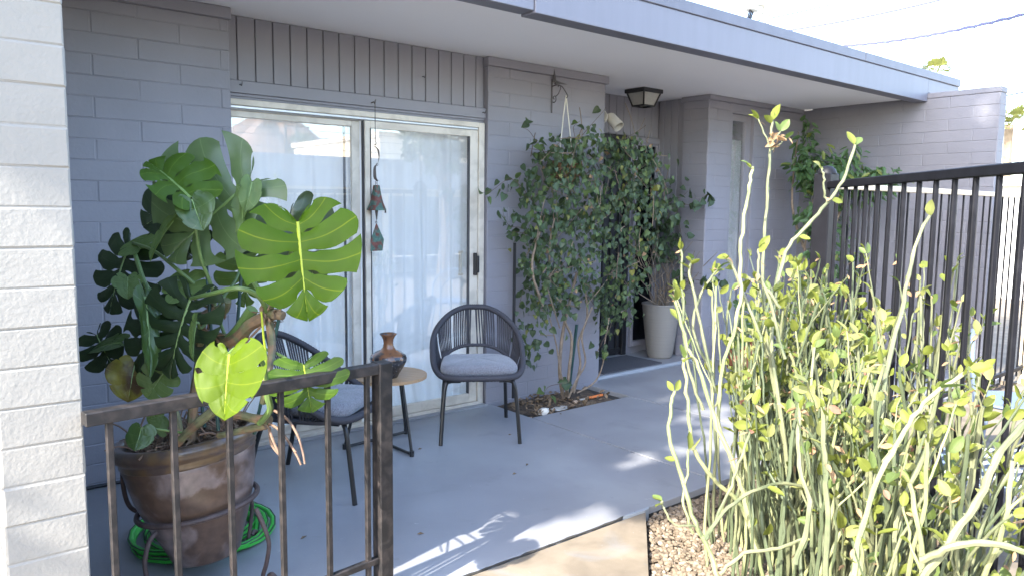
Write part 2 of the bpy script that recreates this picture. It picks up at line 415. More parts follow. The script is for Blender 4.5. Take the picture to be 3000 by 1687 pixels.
# gravel bed between the walk and the fence
bed = [(2.722, 2.283), (2.725, 2.30), (7.44, 2.30), (7.44, -3.), (-.25, -3.), (-.25, -.44), (2.228, 1.84)]
gb = struct('gravel_bed', MB().poly(bed, -.135, -.055), 'soil')
rnd = random.Random(11)
PEB = []
for k in range(8):
    ph = (1+5**.5)/2
    vs = [Vector(p).normalized() for p in [(-1, ph, 0), (1, ph, 0), (-1, -ph, 0), (1, -ph, 0), (0, -1, ph), (0, 1, ph), (0, -1, -ph), (0, 1, -ph), (ph, 0, -1), (ph, 0, 1), (-ph, 0, -1), (-ph, 0, 1)]]
    fs = [(0, 11, 5), (0, 5, 1), (0, 1, 7), (0, 7, 10), (0, 10, 11), (1, 5, 9), (5, 11, 4), (11, 10, 2), (10, 7, 6), (7, 1, 8), (3, 9, 4), (3, 4, 2), (3, 2, 6), (3, 6, 8), (3, 8, 9), (4, 9, 5), (2, 4, 11), (6, 2, 10), (8, 6, 7), (9, 8, 1)]
    sx, sy, sz = rnd.uniform(.8, 1.25), rnd.uniform(.7, 1.), rnd.uniform(.55, .8)
    vs = [Vector((v.x*sx, v.y*sy, v.z*sz))*rnd.uniform(.82, 1.12) for v in vs]
    PEB.append((vs, fs))
PM = {}
def inside_bed(x, y):
    # right of the walk edge, left of the fence
    d1 = (x-2.722)*.667-(y-2.283)*.745; d2 = (x-4.14)*.73-(y-2.24)*.685
    return d1 > .012 and d2 < .35 and y < 2.285
cand = []
for _ in range(15000):
    x, y = rnd.uniform(1.9, 3.6), rnd.uniform(1.2, 2.29)
    if inside_bed(x, y): cand.append((x, y))
cand.sort(key=lambda p: (abs(p[0]-2.62)+abs(p[1]-1.95)))
rest = [MB() for _ in range(4)]
for i, (x, y) in enumerate(cand):
    s = rnd.uniform(.0085, .0165); k = rnd.randrange(8); mi = rnd.choices(range(4), [4, 4, 2, 2])[0]
    z = -.055+s*.35+rnd.uniform(0, .018)
    rz = rnd.uniform(0, 6.28); tilt = rnd.uniform(-.5, .5)
    if i < 300:
        if (k, mi) not in PM:
            q = MB().add(*PEB[k]); PM[(k, mi)] = q.mesh('pebble', 'pebble_stone_%d' % mi, True, 50)
        o = link('pebble', PM[(k, mi)], gb, (x, y, z)); o.rotation_euler = (tilt, tilt*.6, rz); o.scale = (s, s, s)
    else:
        M = Matrix.Translation((x, y, z)) @ Matrix.Rotation(rz, 4, 'Z') @ Matrix.Rotation(tilt, 4, 'X') @ Matrix.Scale(s, 4)
        rest[mi].add([M @ v for v in PEB[k][0]], PEB[k][1])
al = MB()
for mi in range(4): al.add(rest[mi].v, rest[mi].f, mi)
tag(obj('pebbles', al, ['pebble_stone_%d' % i for i in range(4)], gb, True, 50), kind='stuff')
# concrete court of the yard beyond the fence
struct('court_paving', MB().box(3.2, 16, -6, 2.2, -.13, -.045, 0).poly([(4.3, 2.2), (16, 2.2), (16, 9), (7.6, 9), (7.6, 2.2)], -.13, -.05), 'tan_concrete')
# planting pocket in front of the pier
b = MB(); nx, ny = 22, 10; vs = []
for j in range(ny+1):
    for i in range(nx+1):
        x = 3.335+i*(4.335-3.335)/nx; y = 3.836+j*(4.32-3.836)/ny
        e = min(i, nx-i, j+2, ny-j+3)/4
        vs.append((x, y, -.045+.03*min(1, e)+rnd.uniform(-.007, .009)))
b.add(vs, [(j*(nx+1)+i, j*(nx+1)+i+1, (j+1)*(nx+1)+i+1, (j+1)*(nx+1)+i) for j in range(ny) for i in range(nx)])
soil = struct('planting_soil', b, 'soil', True)

# ================================================================ THE HOUSE
house = thing('house', 'long low grey painted block house with flat overhanging roof and sliding glass door', 'house', (0, 0, 0))
def part(name, mb, m, parent=house, **k): return obj(name, mb, m, parent, **k)
ZS = 2.488
# wall left of the glass door
wl = part('block_wall', MB().box(.36, 1.452, 4.2026, 4.42, -.1, 2.425), 'grey_block_paint')
block_face(wl, 'grey_block_paint', 'x', 4.20, .36, 1.452, -.06, 2.425, 2.056-.1017*21, (.787, .995))
part('wall_cap', MB().box(.36, 1.462, 4.186, 4.42, 2.426, ZS-.001, .004), 'grey_trim_paint')
# pier between the door and the entry
wp = part('block_pier', MB().box(3.287, 4.462, 4.3026, 4.92, -.1, 2.425), 'grey_block_paint')
block_face(wp, 'grey_block_paint', 'x', 4.30, 3.2835, 4.465, -.06, 2.425, 2.05-.1017*21, (3.68, 3.477))
block_face(wp, 'grey_block_paint', 'y', 4.4655, 4.302, 4.92, -.06, 2.425, 2.05-.1017*21, (4.3, 4.5), flip=-1)
part('pier_cap', MB().box(3.275, 4.49, 4.283, 4.92, 2.426, ZS-.001, .004), 'grey_trim_paint')
# wall right of the entry with its narrow window
wr = part('block_wall', MB().box(5.834, 6.205, 4.3026, 4.60, -.1, 2.44).box(6.555, 7.44, 4.3026, 4.60, -.1, 2.44).box(6.205, 6.555, 4.3026, 4.60, 2.35, 2.44).box(6.205, 6.555, 4.3026, 4.6, -.1, .12), 'grey_block_paint')
block_face(wr, 'grey_block_paint', 'x', 4.30, 5.83, 7.44, -.06, 2.44, 2.062-.1017*21, (5.95, 6.15), hole=(6.205, 6.555, .12, 2.35))
block_face(wr, 'grey_block_paint', 'y', 5.8295, 4.302, 4.592, -.06, 2.44, 2.062-.1017*21, (4.1, 4.3))
part('wall_cap', MB().box(5.825, 7.44, 4.288, 4.62, 2.441, ZS-.001, .004), 'grey_trim_paint')
nw = part('narrow_window', MB().box(6.206, 6.23, 4.335, 4.365, .12, 2.349).box(6.465, 6.5545, 4.335, 4.365, .12, 2.349).box(6.23, 6.465, 4.335, 4.365, 2.29, 2.349).box(6.23, 6.465, 4.335, 4.365, .12, .2), 'grey_trim_paint')
obj('window_pane', MB().box(6.23, 6.465, 4.35, 4.354, .2, 2.29), 'clear_glass', nw)
b = MB(); n = 26
for row in (0, 1): b.add([], [])
vs = []
for k, z in enumerate([.2, .8, 1.5, 2.06, 2.10]):
    for i in range(n+1):
        x = 6.24+.24*i/n; vs.append((x, 4.378+.008*math.sin(i*1.25+k*.2), z+(.018*abs(math.sin(i*1.5)) if k == 4 else 0)))
b.add(vs, [(k*(n+1)+i, k*(n+1)+i+1, (k+1)*(n+1)+i+1, (k+1)*(n+1)+i) for k in range(4) for i in range(n)])
tag(obj('lace_curtain', b, 'curtain_lace', None, True, 180), 'narrow grey white lace curtain hanging behind the slit window', 'curtain')
# boards over the glass door
sd = part('siding_panel', MB().box(1.452, 3.284, 4.352, 4.42, 2.06, ZS-.001), 'grey_wood_paint')
gx = [1.452]+[1.541+.104*i for i in range(17)]+[3.272]
for a, c in zip(gx[:-1], gx[1:]):
    obj('board', MB().box(a+.003, c-.003, 4.337, 4.3525, 2.134, ZS-.002, .003), 'grey_wood_paint', sd)
hd = part('header_trim', MB().box(1.452, 3.283, 4.322, 4.352, 2.062, 2.132, .003).box(1.456, 3.28, 4.334, 4.352, 2.046, 2.061, .002).box(1.456, 3.28, 4.342, 4.36, 2.032, 2.045, .001), 'grey_wood_paint')
def hook(x, z):
    q = MB(); q.tube([(x, 4.322, z), (x, 4.305, z), (x, 4.295, z-.008), (x, 4.285, z-.004), (x, 4.28, z+.012)], .003, 5)
    obj('hook', q, 'bracket_iron', hd, True)
hook(1.546, 2.108); hook(3.252, 2.102); hook(2.755, 2.29)
# sliding glass door
Y0 = 4.345
def fr(b, x0, x1, z0, z1, y0, y1): return b.box(x0, x1, y0, y1, z0, z1, .003)
b = MB()
fr(b, 1.456, 1.480, .0, 2.03, 4.325, 4.405); fr(b, 3.228, 3.2775, 0, 2.03, 4.325, 4.405)
fr(b, 1.480, 3.228, 1.995, 2.03, 4.325, 4.405); fr(b, 1.480, 3.228, .0, .032, 4.318, 4.405)
sdoor = part('sliding_door_frame', b, 'white_frame')
b = MB(); fr(b, 1.481, 3.227, 1.972, 1.9945, 4.352, 4.372); fr(b, 1.481, 3.227, 1.978, 1.9945, 4.334, 4.342)
obj('top_track', b, 'aluminium', sdoor)
b = MB()
fr(b, 1.482, 1.51, .034, 1.972, 4.376, 4.40); fr(b, 2.262, 2.318, .034, 1.972, 4.376, 4.40); fr(b, 1.51, 2.262, .034, .09, 4.376, 4.40); fr(b, 1.51, 2.262, 1.935, 1.972, 4.376, 4.40)
obj('drape_edge', MB().box(2.218, 2.232, 4.402, 4.41, .05, 1.95), 'dark_seal', sdoor)
fp = obj('fixed_panel_frame', b, 'white_frame', sdoor)
obj('glass_pane', MB().box(1.508, 2.264, 4.386, 4.391, .088, 1.937), 'clear_glass', sdoor)
b = MB()
fr(b, 2.335, 2.372, .034, 1.976, 4.336, 4.362); fr(b, 3.158, 3.226, .034, 1.976, 4.336, 4.362); fr(b, 2.372, 3.158, .034, .098, 4.336, 4.362); fr(b, 2.372, 3.158, 1.93, 1.976, 4.336, 4.362)
obj('sliding_panel_frame', b, 'white_frame', sdoor)
obj('glass_pane', MB().box(2.37, 3.16, 4.346, 4.351, .096, 1.932), 'clear_glass', sdoor)
b = MB(); fr(b, 3.149, 3.1575, .098, 1.93, 4.334, 4.364); fr(b, 2.3725, 2.379, .098, 1.93, 4.334, 4.364)
fr(b, 2.327, 2.3345, .034, 1.976, 4.345, 4.374); obj('glazing_seal', b, 'dark_seal', sdoor)
b = MB(); b.box(3.186, 3.204, 4.305, 4.336, .955, 1.115, .004); b.box(3.192, 3.214, 4.29, 4.306, .975, 1.095, .005)
obj('door_handle', b, 'lamp_black', sdoor)
b = MB(); b.box(3.098, 3.112, 4.366, 4.39, .955, 1.13, .003); b.box(3.085, 3.125, 4.366, 4.375, .955, .97, .002); b.box(3.085, 3.125, 4.366, 4.375, 1.115, 1.13, .002)
obj('inner_pull', b, 'white_frame', sdoor)
part('door_sill', MB().box(1.452, 3.284, 4.27, 4.33, -.02, .012, .004), 'patio_paint')
# room behind the glass, rear left open so skylight brightens the curtains
b = MB(); b.add([(-.5, 4.421, -.02), (4.5, 4.421, -.02), (4.5, 8., -.02), (-.5, 8., -.02)], [(0, 1, 2, 3)]); part('room_floor', b, 'room_floor')
b = MB(); b.box(-.5, 4.6, 8., 8.1, -.1, .1).box(-.6, -.5, 4.42, 8.1, -.1, 2.6).box(4.6, 4.7, 5., 8.1, -.1, 2.6).box(-.5, 1.45, 4.4215, 4.43, -.1, 2.6).box(3.29, 4.6, 4.921, 5., -.1, 2.6).box(1.45, 3.29, 4.4215, 4.43, 2.04, 2.6)
b.box(3.29, 3.37, 4.4215, 4.92, -.1, 2.6)
part('room_wall', b, 'room_paint')
# sheer curtains
def curtain(x0, x1, y, z0, z1, folds, amp, seed, label):
    rn = random.Random(seed); n = folds*8; b = MB(); vs = []
    ph = [rn.uniform(-.5, .5) for _ in range(folds+2)]
    for k in range(9):
        t = k/8; z = z0+(z1-z0)*t
        for i in range(n+1):
            u = i/n; q = u*folds; f0 = int(q)
            a = ph[f0]*(1-(q-f0))+ph[f0+1]*(q-f0)
            yy = y+amp*(.45+.55*(1-t))*math.sin(2*math.pi*q+a)+amp*.5*math.sin(2*math.pi*q*.37+a+t)
            vs.append((x0+(x1-x0)*u+.012*math.sin(q*3+t*2), yy, z))
    b.add(vs, [(k*(n+1)+i, k*(n+1)+i+1, (k+1)*(n+1)+i+1, (k+1)*(n+1)+i) for k in range(8) for i in range(n)])
    tag(obj('sheer_curtain', b, 'curtain_sheer', None, True, 180), label, 'curtain', 'sheer curtains behind the sliding door')
curtain(1.47, 2.29, 4.455, .03, 1.99, 7, .02, 2, 'white sheer curtain behind the fixed left glass of the sliding door')
curtain(2.255, 3.283, 4.432, .05, 1.99, 9, .02, 5, 'white sheer curtain behind the right sliding glass with the handle')
# entry recess
ew = part('entry_wall', MB().box(4.46, 5.512, 4.932, 5.0, 2.12, ZS).box(5.46, 5.512, 4.932, 5., -.1, 2.12).box(5.512, 5.93, 4.932, 5., 2.125, ZS).box(5.512, 5.93, 4.932, 5., -.1, .1), 'grey_wood_paint')
gx = [4.468+.0995*i for i in range(15)]
for a, c in zip(gx[:-1], gx[1:]): obj('board', MB().box(a+.003, c-.003, 4.919, 4.9325, 2.13, ZS-.002, .003), 'grey_wood_paint', ew)
b = MB(); b.box(4.60, 4.66, 4.90, 4.96, .03, 2.10, .003); b.box(5.40, 5.46, 4.90, 4.96, .03, 2.10, .003); b.box(4.66, 5.40, 4.90, 4.96, 2.05, 2.125, .003)
scr = part('screen_door', b, 'screen_door_black')
q = MB().box(4.66, 5.40, 4.945, 4.95, .035, 2.05); obj('mesh_screen', q, 'screen_mesh', scr)
for i in range(7):
    x = 4.70+.105*i; obj('door_bar', MB().box(x, x+.016, 4.916, 4.932, .05, 2.045, .002), 'screen_door_black', scr)
for z in (.06, .95, 1.9): obj('cross_rail', MB().box(4.662, 5.398, 4.918, 4.936, z, z+.04, .002), 'screen_door_black', scr)
b = MB(); b.box(5.515, 5.548, 4.895, 4.96, .10, 2.12, .003); b.box(5.855, 5.925, 4.895, 4.96, .10, 2.12, .003); b.box(5.548, 5.855, 4.895, 4.96, 2.07, 2.12, .003); b.box(5.548, 5.855, 4.895, 4.96, .10, .15, .003)
b.box(5.548, 5.565, 4.91, 4.95, .15, 2.07, .002); b.box(5.838, 5.855, 4.91, 4.95, .15, 2.07, .002); b.box(5.565, 5.838, 4.91, 4.95, 2.045, 2.07, .002)
sdl = part('sidelight_frame', b, 'grey_trim_paint'); obj('window_pane', MB().box(5.565, 5.838, 4.93, 4.936, .15, 2.046), 'tinted_glass', sdl)
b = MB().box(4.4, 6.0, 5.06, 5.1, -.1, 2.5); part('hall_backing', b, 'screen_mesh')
rw = part('return_wall', MB().box(5.882, 5.95, 4.6, 4.93, -.1, ZS), 'grey_wood_paint')
gy = [4.600, 4.68, 4.765, 4.85, 4.918]
for a, c in zip(gy[:-1], gy[1:]): obj('board', MB().box(5.868, 5.8825, a+.003, c-.003, .03, ZS-.002, .003), 'grey_wood_paint', rw)
# roof
part('roof_slab', MB().box(-4, 7.44, 3.20, 8.15, ZS+.006, 2.70).box(7.44, 8.14, 3.20, 8.15, 2.535, 2.70), 'roof_gravel')
part('soffit', MB().box(-4, 7.438, 3.191, 5.2, ZS, ZS+.005), 'soffit_paint')
part('fascia_board', MB().box(2.652, 7.436, 3.07, 3.19, 2.45, 2.655, .003), 'fascia_paint')
part('fascia_board', MB().box(7.440, 8.13, 3.072, 3.19, 2.532, 2.655, .003), 'fascia_paint')
part('fascia_board', MB().box(-4, 2.648, 3.078, 3.192, 2.462, 2.655, .003), 'fascia_paint')
for a, c in ((-4, -.4), (-.395, 2.646), (2.65, 6.20), (6.206, 8.145)): part('roof_flashing', MB().box(a, c, 3.060, 3.25, 2.656, 2.728, .004), 'flashing_paint')

# the wall that closes the patio on the right, and its twin on the left
rwall = thing('dividing_wall', 'grey painted block wall closing the patio on the right, running out past the roof', 'wall', (7.44, 2.47, 0))
obj('wall_core', MB().box(7.4426, 7.5855, 2.4726, 5.3, -.1, 2.474), 'grey_block_darkened', rwall)
block_face(rwall, 'grey_block_darkened', 'y', 7.44, 2.47, 4.30, -.06, 2.474, 2.476-.1017*25, (2.672, 2.467), pitch=.410)
block_face(rwall, 'grey_block_darkened', 'x', 2.47, 7.44, 7.589, -.06, 2.474, 2.476-.1017*25, (7.0, 7.0), pitch=9)
obj('wall_coping', MB().box(7.437, 7.592, 2.467, 4.2, 2.476, 2.527, .006), 'grey_block_darkened', rwall)
lwall = thing('dividing_wall', 'pale painted block wall end standing close to the viewer at the left edge', 'wall', (.17, 2.24, 0))
obj('wall_core', MB().box(.1745, .3565, 2.2426, 4.2, -.1, 2.474), 'pale_block_paint', lwall)
block_face(lwall, 'pale_block_paint', 'x', 2.24, .1705, .3605, -.06, 2.474, 1.63-.1017*17, (9, 9), pitch=20)
block_face(lwall, 'pale_block_paint', 'y', .171, 2.245, 4.2, -.06, 2.474, 1.63-.1017*17, (2.45, 2.65))
block_face(lwall, 'pale_block_paint', 'y', .360, 2.245, 4.2, -.06, 2.474, 1.63-.1017*17, (2.45, 2.65), flip=-1)
obj('wall_coping', MB().box(.168, .363, 2.237, 4.2, 2.476, 2.53, .006), 'pale_block_paint', lwall)

# ================================================================ FIXTURES ON THE HOUSE
# ceiling lantern
t = thing('ceiling_lantern', 'black four sided lantern with frosted panes fixed under the white soffit', 'lantern', (5.20, 4.54, ZS))
def lant(s0, s1, z0, z1, y=0):  # frame bars of a tapering lantern
    b = MB()
    c = lambda s, z: [(-s, -s*.9, z), (s, -s*.9, z), (s, s*.9, z), (-s, s*.9, z)]
    A, B = c(s0, z0), c(s1, z1)
    for i in range(4):
        b.tube([A[i], B[i]], .008, 4); b.tube([B[i], B[(i+1) % 4]], .009, 4)
    return b, A, B
b, A, B = lant(.108, .070, -.035, -.145)
b.box(-.128, .128, -.115, .115, -.036, -.001, .004)
obj('lantern_frame', b, 'lamp_black', t, local=True)
for i in range(4):
    p, q, r_, s_ = Vector(A[i]), Vector(A[(i+1) % 4]), Vector(B[(i+1) % 4]), Vector(B[i])
    ctr = Vector((0, 0, -.09)); n_ = (q-p).cross(s_-p).normalized()*.003
    obj('lantern_pane', MB().add([p*.97, q*.97, r_*.97, s_*.97, p*.97+n_, q*.97+n_, r_*.97+n_, s_*.97+n_], [(0, 1, 2, 3), (7, 6, 5, 4), (0, 4, 5, 1), (1, 5, 6, 2), (2, 6, 7, 3), (3, 7, 4, 0)]), 'lamp_glass', t, local=True)
obj('bulb', MB().lathe([(.012, -.04), (.016, -.055), (.03, -.08), (.03, -.098), (.018, -.115), (.004, -.12)], 14), 'bulb', t, True, 180, local=True)
# floodlight can on the pier edge
t = thing('floodlight', 'small beige can floodlight on the edge of the pier', 'floodlight', (4.468, 4.33, 2.17))
b = MB().lathe([(.0, 0), (.05, 0), (.052, .008), (.02, .02)], 16); b.v = [Vector((v.z, v.y, v.x)) for v in b.v]; b.f = [tuple(reversed(f)) for f in b.f]
obj('wall_plate', b, 'beige_metal', t, True, local=True)
obj('arm', MB().tube([(.01, 0, 0), (.045, -.015, .012), (.06, -.03, -.01)], .011, 8), 'beige_metal', t, True, local=True)
q = MB().lathe([(.0, .06), (.032, .06), (.042, .045), (.045, .0), (.048, -.075), (.048, -.08), (.043, -.08), (.041, -.03), (0, -.03)], 20, cap=False)
M = frame((.075, -.05, -.025), (1, 0, .1), (-.12, .7, .65)); q.v = [M @ v for v in q.v]
obj('lamp_can', q, 'beige_metal', t, True, 40, local=True)
# iron bracket with its spiked ornament, and what hangs from it
BX = 3.885
t = thing('wall_bracket', 'wrought iron scroll bracket with a two pointed metal ornament on the pier', 'bracket', (BX, 4.30, 2.16))
b = MB().box(BX-.006, BX+.006, 4.292, 4.299, 2.15, 2.40, .002); obj('back_bar', b, 'bracket_iron', t)
b = MB()
b.tube(crom([(BX, 4.292, 2.345), (BX, 4.25, 2.352), (BX, 4.19, 2.335), (BX, 4.145, 2.29), (BX, 4.125, 2.26), (BX, 4.135, 2.245), (BX, 4.15, 2.255)], 5), .0042, 6)
b.tube(crom([(BX, 4.292, 2.235), (BX, 4.27, 2.225), (BX, 4.25, 2.24), (BX, 4.255, 2.268), (BX, 4.275, 2.27), (BX, 4.28, 2.255), (BX, 4.268, 2.25)], 5), .0038, 6)
b.tube(crom([(BX, 4.255, 2.268), (BX, 4.225, 2.285), (BX, 4.20, 2.325), (BX, 4.215, 2.345), (BX, 4.23, 2.335)], 5), .0038, 6)
obj('scroll', b, 'bracket_iron', t, True)
b = MB()
def spike(p, q, wd):
    p, q = Vector(p), Vector(q); d = (q-p).normalized(); s = Vector((0, 1, 0)).cross(d)*wd
    y = Vector((0, .008, 0)); b.add([p+s-y, p-s-y, q-y*.4, p+s+y, p-s+y, q+y*.4, p-y*2.2], [(0, 6, 2), (6, 1, 2), (4, 3, 5), (0, 3, 4, 1), (0, 2, 5, 3), (1, 4, 5, 2), (0, 1, 6)])
spike((BX+.012, 4.285, 2.375), (BX+.008, 4.285, 2.475), .018); spike((BX+.02, 4.285, 2.378), (BX+.145, 4.283, 2.374), .013)
obj('ornament', b, 'bracket_iron', t)
t = thing('hanging_basket', 'brown wicker basket hung by white cords in the middle of the pier vine', 'basket', (BX, 4.13, 1.62))
for dx in (-.075, .06): obj('cord', MB().tube([(BX, 4.14, 2.262), (BX+dx*.4, 4.135, 2.10), (BX+dx, 4.12, 1.80)], .0048, 6), 'cord_white', t, True)
b = MB()
for k in range(12):
    z = 1.60+.016*k; r_ = .05+.075*math.sin(min(1, (k+2)/12)*math.pi/2)
    b.tube([(BX+r_*math.cos(a*math.pi/9), 4.14+r_*math.sin(a*math.pi/9), z+.004*((a+k) % 2)) for a in range(18)], .008, 5, closed=True)
obj('bowl', b, 'wicker', t, True)
# wind bell
HX, HY = 2.375, 4.27
t = thing('wind_bell', 'patinated bronze wind bell with hanging kite shaped sail in front of the glass door', 'wind bell', (HX, HY, 1.3))
b = MB(); b.tube(crom([(2.375, 4.322, 2.085), (2.375, 4.29, 2.088), (2.372, 4.272, 2.075), (2.372, 4.268, 2.09), (2.38, 4.275, 2.10)], 4), .0035, 6)
b.tube([(HX-.003, HY, 2.08), (HX-.003, HY, 1.845), (HX+.004, HY, 1.832), (HX+.002, HY, 1.822), (HX-.007, HY, 1.828)], .0026, 5); obj('wire_hook', b, 'bell_iron', t, True)
def ribbon(P, wd, tw):
    b = MB(); P = crom(P, 4); n = len(P); vs = []
    for i, p in enumerate(P):
        a = tw*i/n; s = Vector((math.cos(a), math.sin(a), 0))*wd*(.35+.65*math.sin(math.pi*i/(n-1)))
        for q in (p-s+Vector((0, -.0015, 0)), p+s+Vector((0, -.0015, 0)), p+s+Vector((0, .0015, 0)), p-s+Vector((0, .0015, 0))): vs.append(q)
    fs = [(i*4+k, i*4+(k+1) % 4, i*4+4+(k+1) % 4, i*4+4+k) for i in range(n-1) for k in range(4)]
    return b.add(vs, fs)
def ring(b, c, r_): b.tube([(c[0]+r_*math.cos(a*math.pi/6), c[1], c[2]+r_*math.sin(a*math.pi/6)) for a in range(12)], .0018, 5, closed=True)
b = ribbon([(HX-.004, HY, 1.81), (HX+.016, HY, 1.79), (HX+.022, HY, 1.745), (HX+.014, HY, 1.705)], .010, 1.2); ring(b, (HX-.006, HY, 1.815), .007); ring(b, (HX+.008, HY, 1.70), .007)
obj('chain_link', b, 'bell_iron', t, True)
b = ribbon([(HX+.006, HY, 1.70), (HX-.008, HY, 1.68), (HX-.008, HY, 1.62), (HX+.006, HY, 1.60), (HX+.012, HY, 1.596)], .009, -1.2); ring(b, (HX+.002, HY, 1.59), .007); ring(b, (HX+.002, HY, 1.576), .007)
obj('chain_link', b, 'bell_iron', t, True)
obj('bell', MB().lathe([(.0, 1.570), (.018, 1.570), (.021, 1.566), (.027, 1.53), (.036, 1.485), (.045, 1.455), (.056, 1.43), (.061, 1.418), (.061, 1.412), (.056, 1.412), (.040, 1.45), (.018, 1.55), (0, 1.555)], 24, HX+.002, HY, cap=False), 'bell_patina', t, True, 40)
b = MB().lathe([(.006, 1.45), (.011, 1.415), (.006, 1.375), (.003, 1.352)], 10, HX+.002, HY); b.tube([(HX+.002, HY, 1.36), (HX-.001, HY, 1.335)], .002, 5); ring(b, (HX-.001, HY, 1.336), .006)
b.box(HX+.036, HX+.044, HY-.05, HY-.04, 1.395, 1.414, .001); obj('clapper', b, 'bell_iron', t, True)
b = MB(); kp = [(0, 1.332), (.046, 1.228), (.035, 1.155), (-.043, 1.153), (-.041, 1.225)]
vs = [(HX+x, HY-.002-.012*(x > .03), z) for x, z in kp]+[(HX+x, HY+.002-.012*(x > .03), z) for x, z in kp]
b.add(vs, [(0, 4, 3, 2), (0, 2, 1), (5, 7, 8, 9), (5, 6, 7)]+[(i, (i+1) % 5, 5+(i+1) % 5, 5+i) for i in range(5)]); obj('sail', b, 'bell_patina', t)

# ================================================================ RAILINGS AND FENCES
P1 = Vector((4.10, 2.20, 0)); FD = Vector((-.688, -.726, 0)); FN = Vector((.726, -.688, 0))
def oriented(name, l0, l1, w0, w1, z0, z1, bev, m, parent, org=P1, d=FD):
    b = MB().box(l0, l1, w0, w1, z0, z1, bev); n_ = Vector((-d.y, d.x, 0))
    b.v = [org+d*v.x+n_*v.y+Vector((0, 0, v.z)) for v in b.v]
    return obj(name, b, m, parent)
t = thing('iron_railing', 'low dark brown iron railing in front of the big potted monstera', 'railing', (.36, 2.24, 0))
Rm = 'iron_brown'
RO = Vector((.352, 2.164, 0)); RD = Vector((.9938, .1110, 0))
oriented('top_rail', 0, .921, .0, .040, .862, .8985, .003, Rm, t, RO, RD)
oriented('rail_post', .9215, .9775, -.002, .050, -.1, .900, .004, Rm, t, RO, RD)
for xb in (.061, .228, .391, .559, .727, .882): oriented('baluster', xb-.0085, xb+.0085, .011, .028, .02, .8625, .002, Rm, t, RO, RD)
oriented('bottom_rail', 0, .921, .008, .032, .175, .197, .002, Rm, t, RO, RD)
t = thing('metal_fence', 'tall black iron picket fence running close behind the succulent at the right edge', 'fence', P1)
oriented('top_rail', .045, 3.2, -.02, .02, 1.565, 1.605, .004, 'iron_black', t)
oriented('bottom_rail', .045, 3.2, -.02, .02, .08, .12, .004, 'iron_black', t)
s = .157
for i in range(20):
    oriented('picket', s-.009, s+.009, -.009, .009, .03, 1.566, .003, 'iron_black', t)
    b = MB(); s += .134+.0016*min(i, 9)
b = MB().box(4.055, 4.155, 2.16, 2.26, -.1, 1.65, .005); obj('fence_post', b, 'iron_black', t)
obj('post_cap', MB().lathe([(.0, 1.695), (.028, 1.690), (.047, 1.672), (.055, 1.651), (.055, 1.648), (0, 1.648)][::-1], 16, 4.105, 2.21, cap=False), 'iron_black', t, True, 60)
t = thing('metal_fence', 'black picket fence with a tan top rail seen through the bars beyond the succulent', 'fence', (4.16, 2.20, 0))
obj('top_rail', MB().box(4.16, 11.5, 2.18, 2.22, 1.565, 1.60, .004), 'rail_tan', t)
obj('bottom_rail', MB().box(4.16, 11.5, 2.185, 2.215, .08, .115, .004), 'iron_black', t)
for i in range(55):
    x = 4.36+.1305*i; obj('picket', MB().box(x-.006, x+.006, 2.194, 2.206, .03, 1.566, .002), 'iron_black', t)
for x in (7.62, 9.9): obj('fence_post', MB().box(x, x+.06, 2.17, 2.23, -.1, 1.64, .004), 'rail_tan', t)

# ================================================================ CHAIRS, TABLE, VASE
def sp(v, p): return math.copysign(abs(v)**p, v)
def rim(t):
    s0 = math.sin(t); x = .288*sp(math.cos(t), .62 if s0 < 0 else .62+.36*min(1, s0*1.6)); y = -.005+.275*sp(s0, .72 if s0 < 0 else .95)
    k = max(0, min(1, (y+.235)/.5)); z = .405+.365*k**1.32
    return Vector((x, y+.02*k, z))
def low(t):
    s_ = math.sin(t); q = max(0, s_)
    return Vector((.252*sp(math.cos(t), .8), .0+.215*sp(s_, .85), .398+.125*q**1.5))
def cushion_mb():
    b = MB(); out = []; n = 44
    for i in range(n):
        a = 2*math.pi*i/n; x, y = sp(math.cos(a), .42), sp(math.sin(a), .42)
        wd = .252-.035*(y+1)/2
        out.append((x*wd, -.045+y*.205))
    prof = [(.90, 0), (.965, .006), (.995, .02), (1., .034), (.993, .048), (.96, .062), (.88, .071), (.7, .077), (.4, .080), (.1, .081)]
    vs = [(x*k, -.045+(y+.045)*k, .408+z+.004*math.sin(x*25)*math.sin(y*19)*(z > .05)) for k, z in prof for x, y in out]
    fs = [(i*n+k, i*n+(k+1) % n, (i+1)*n+(k+1) % n, (i+1)*n+k) for i in range(len(prof)-1) for k in range(n)]
    fs += [tuple(reversed(range(n))), tuple((len(prof)-1)*n+k for k in range(n))]
    return b.add(vs, fs)
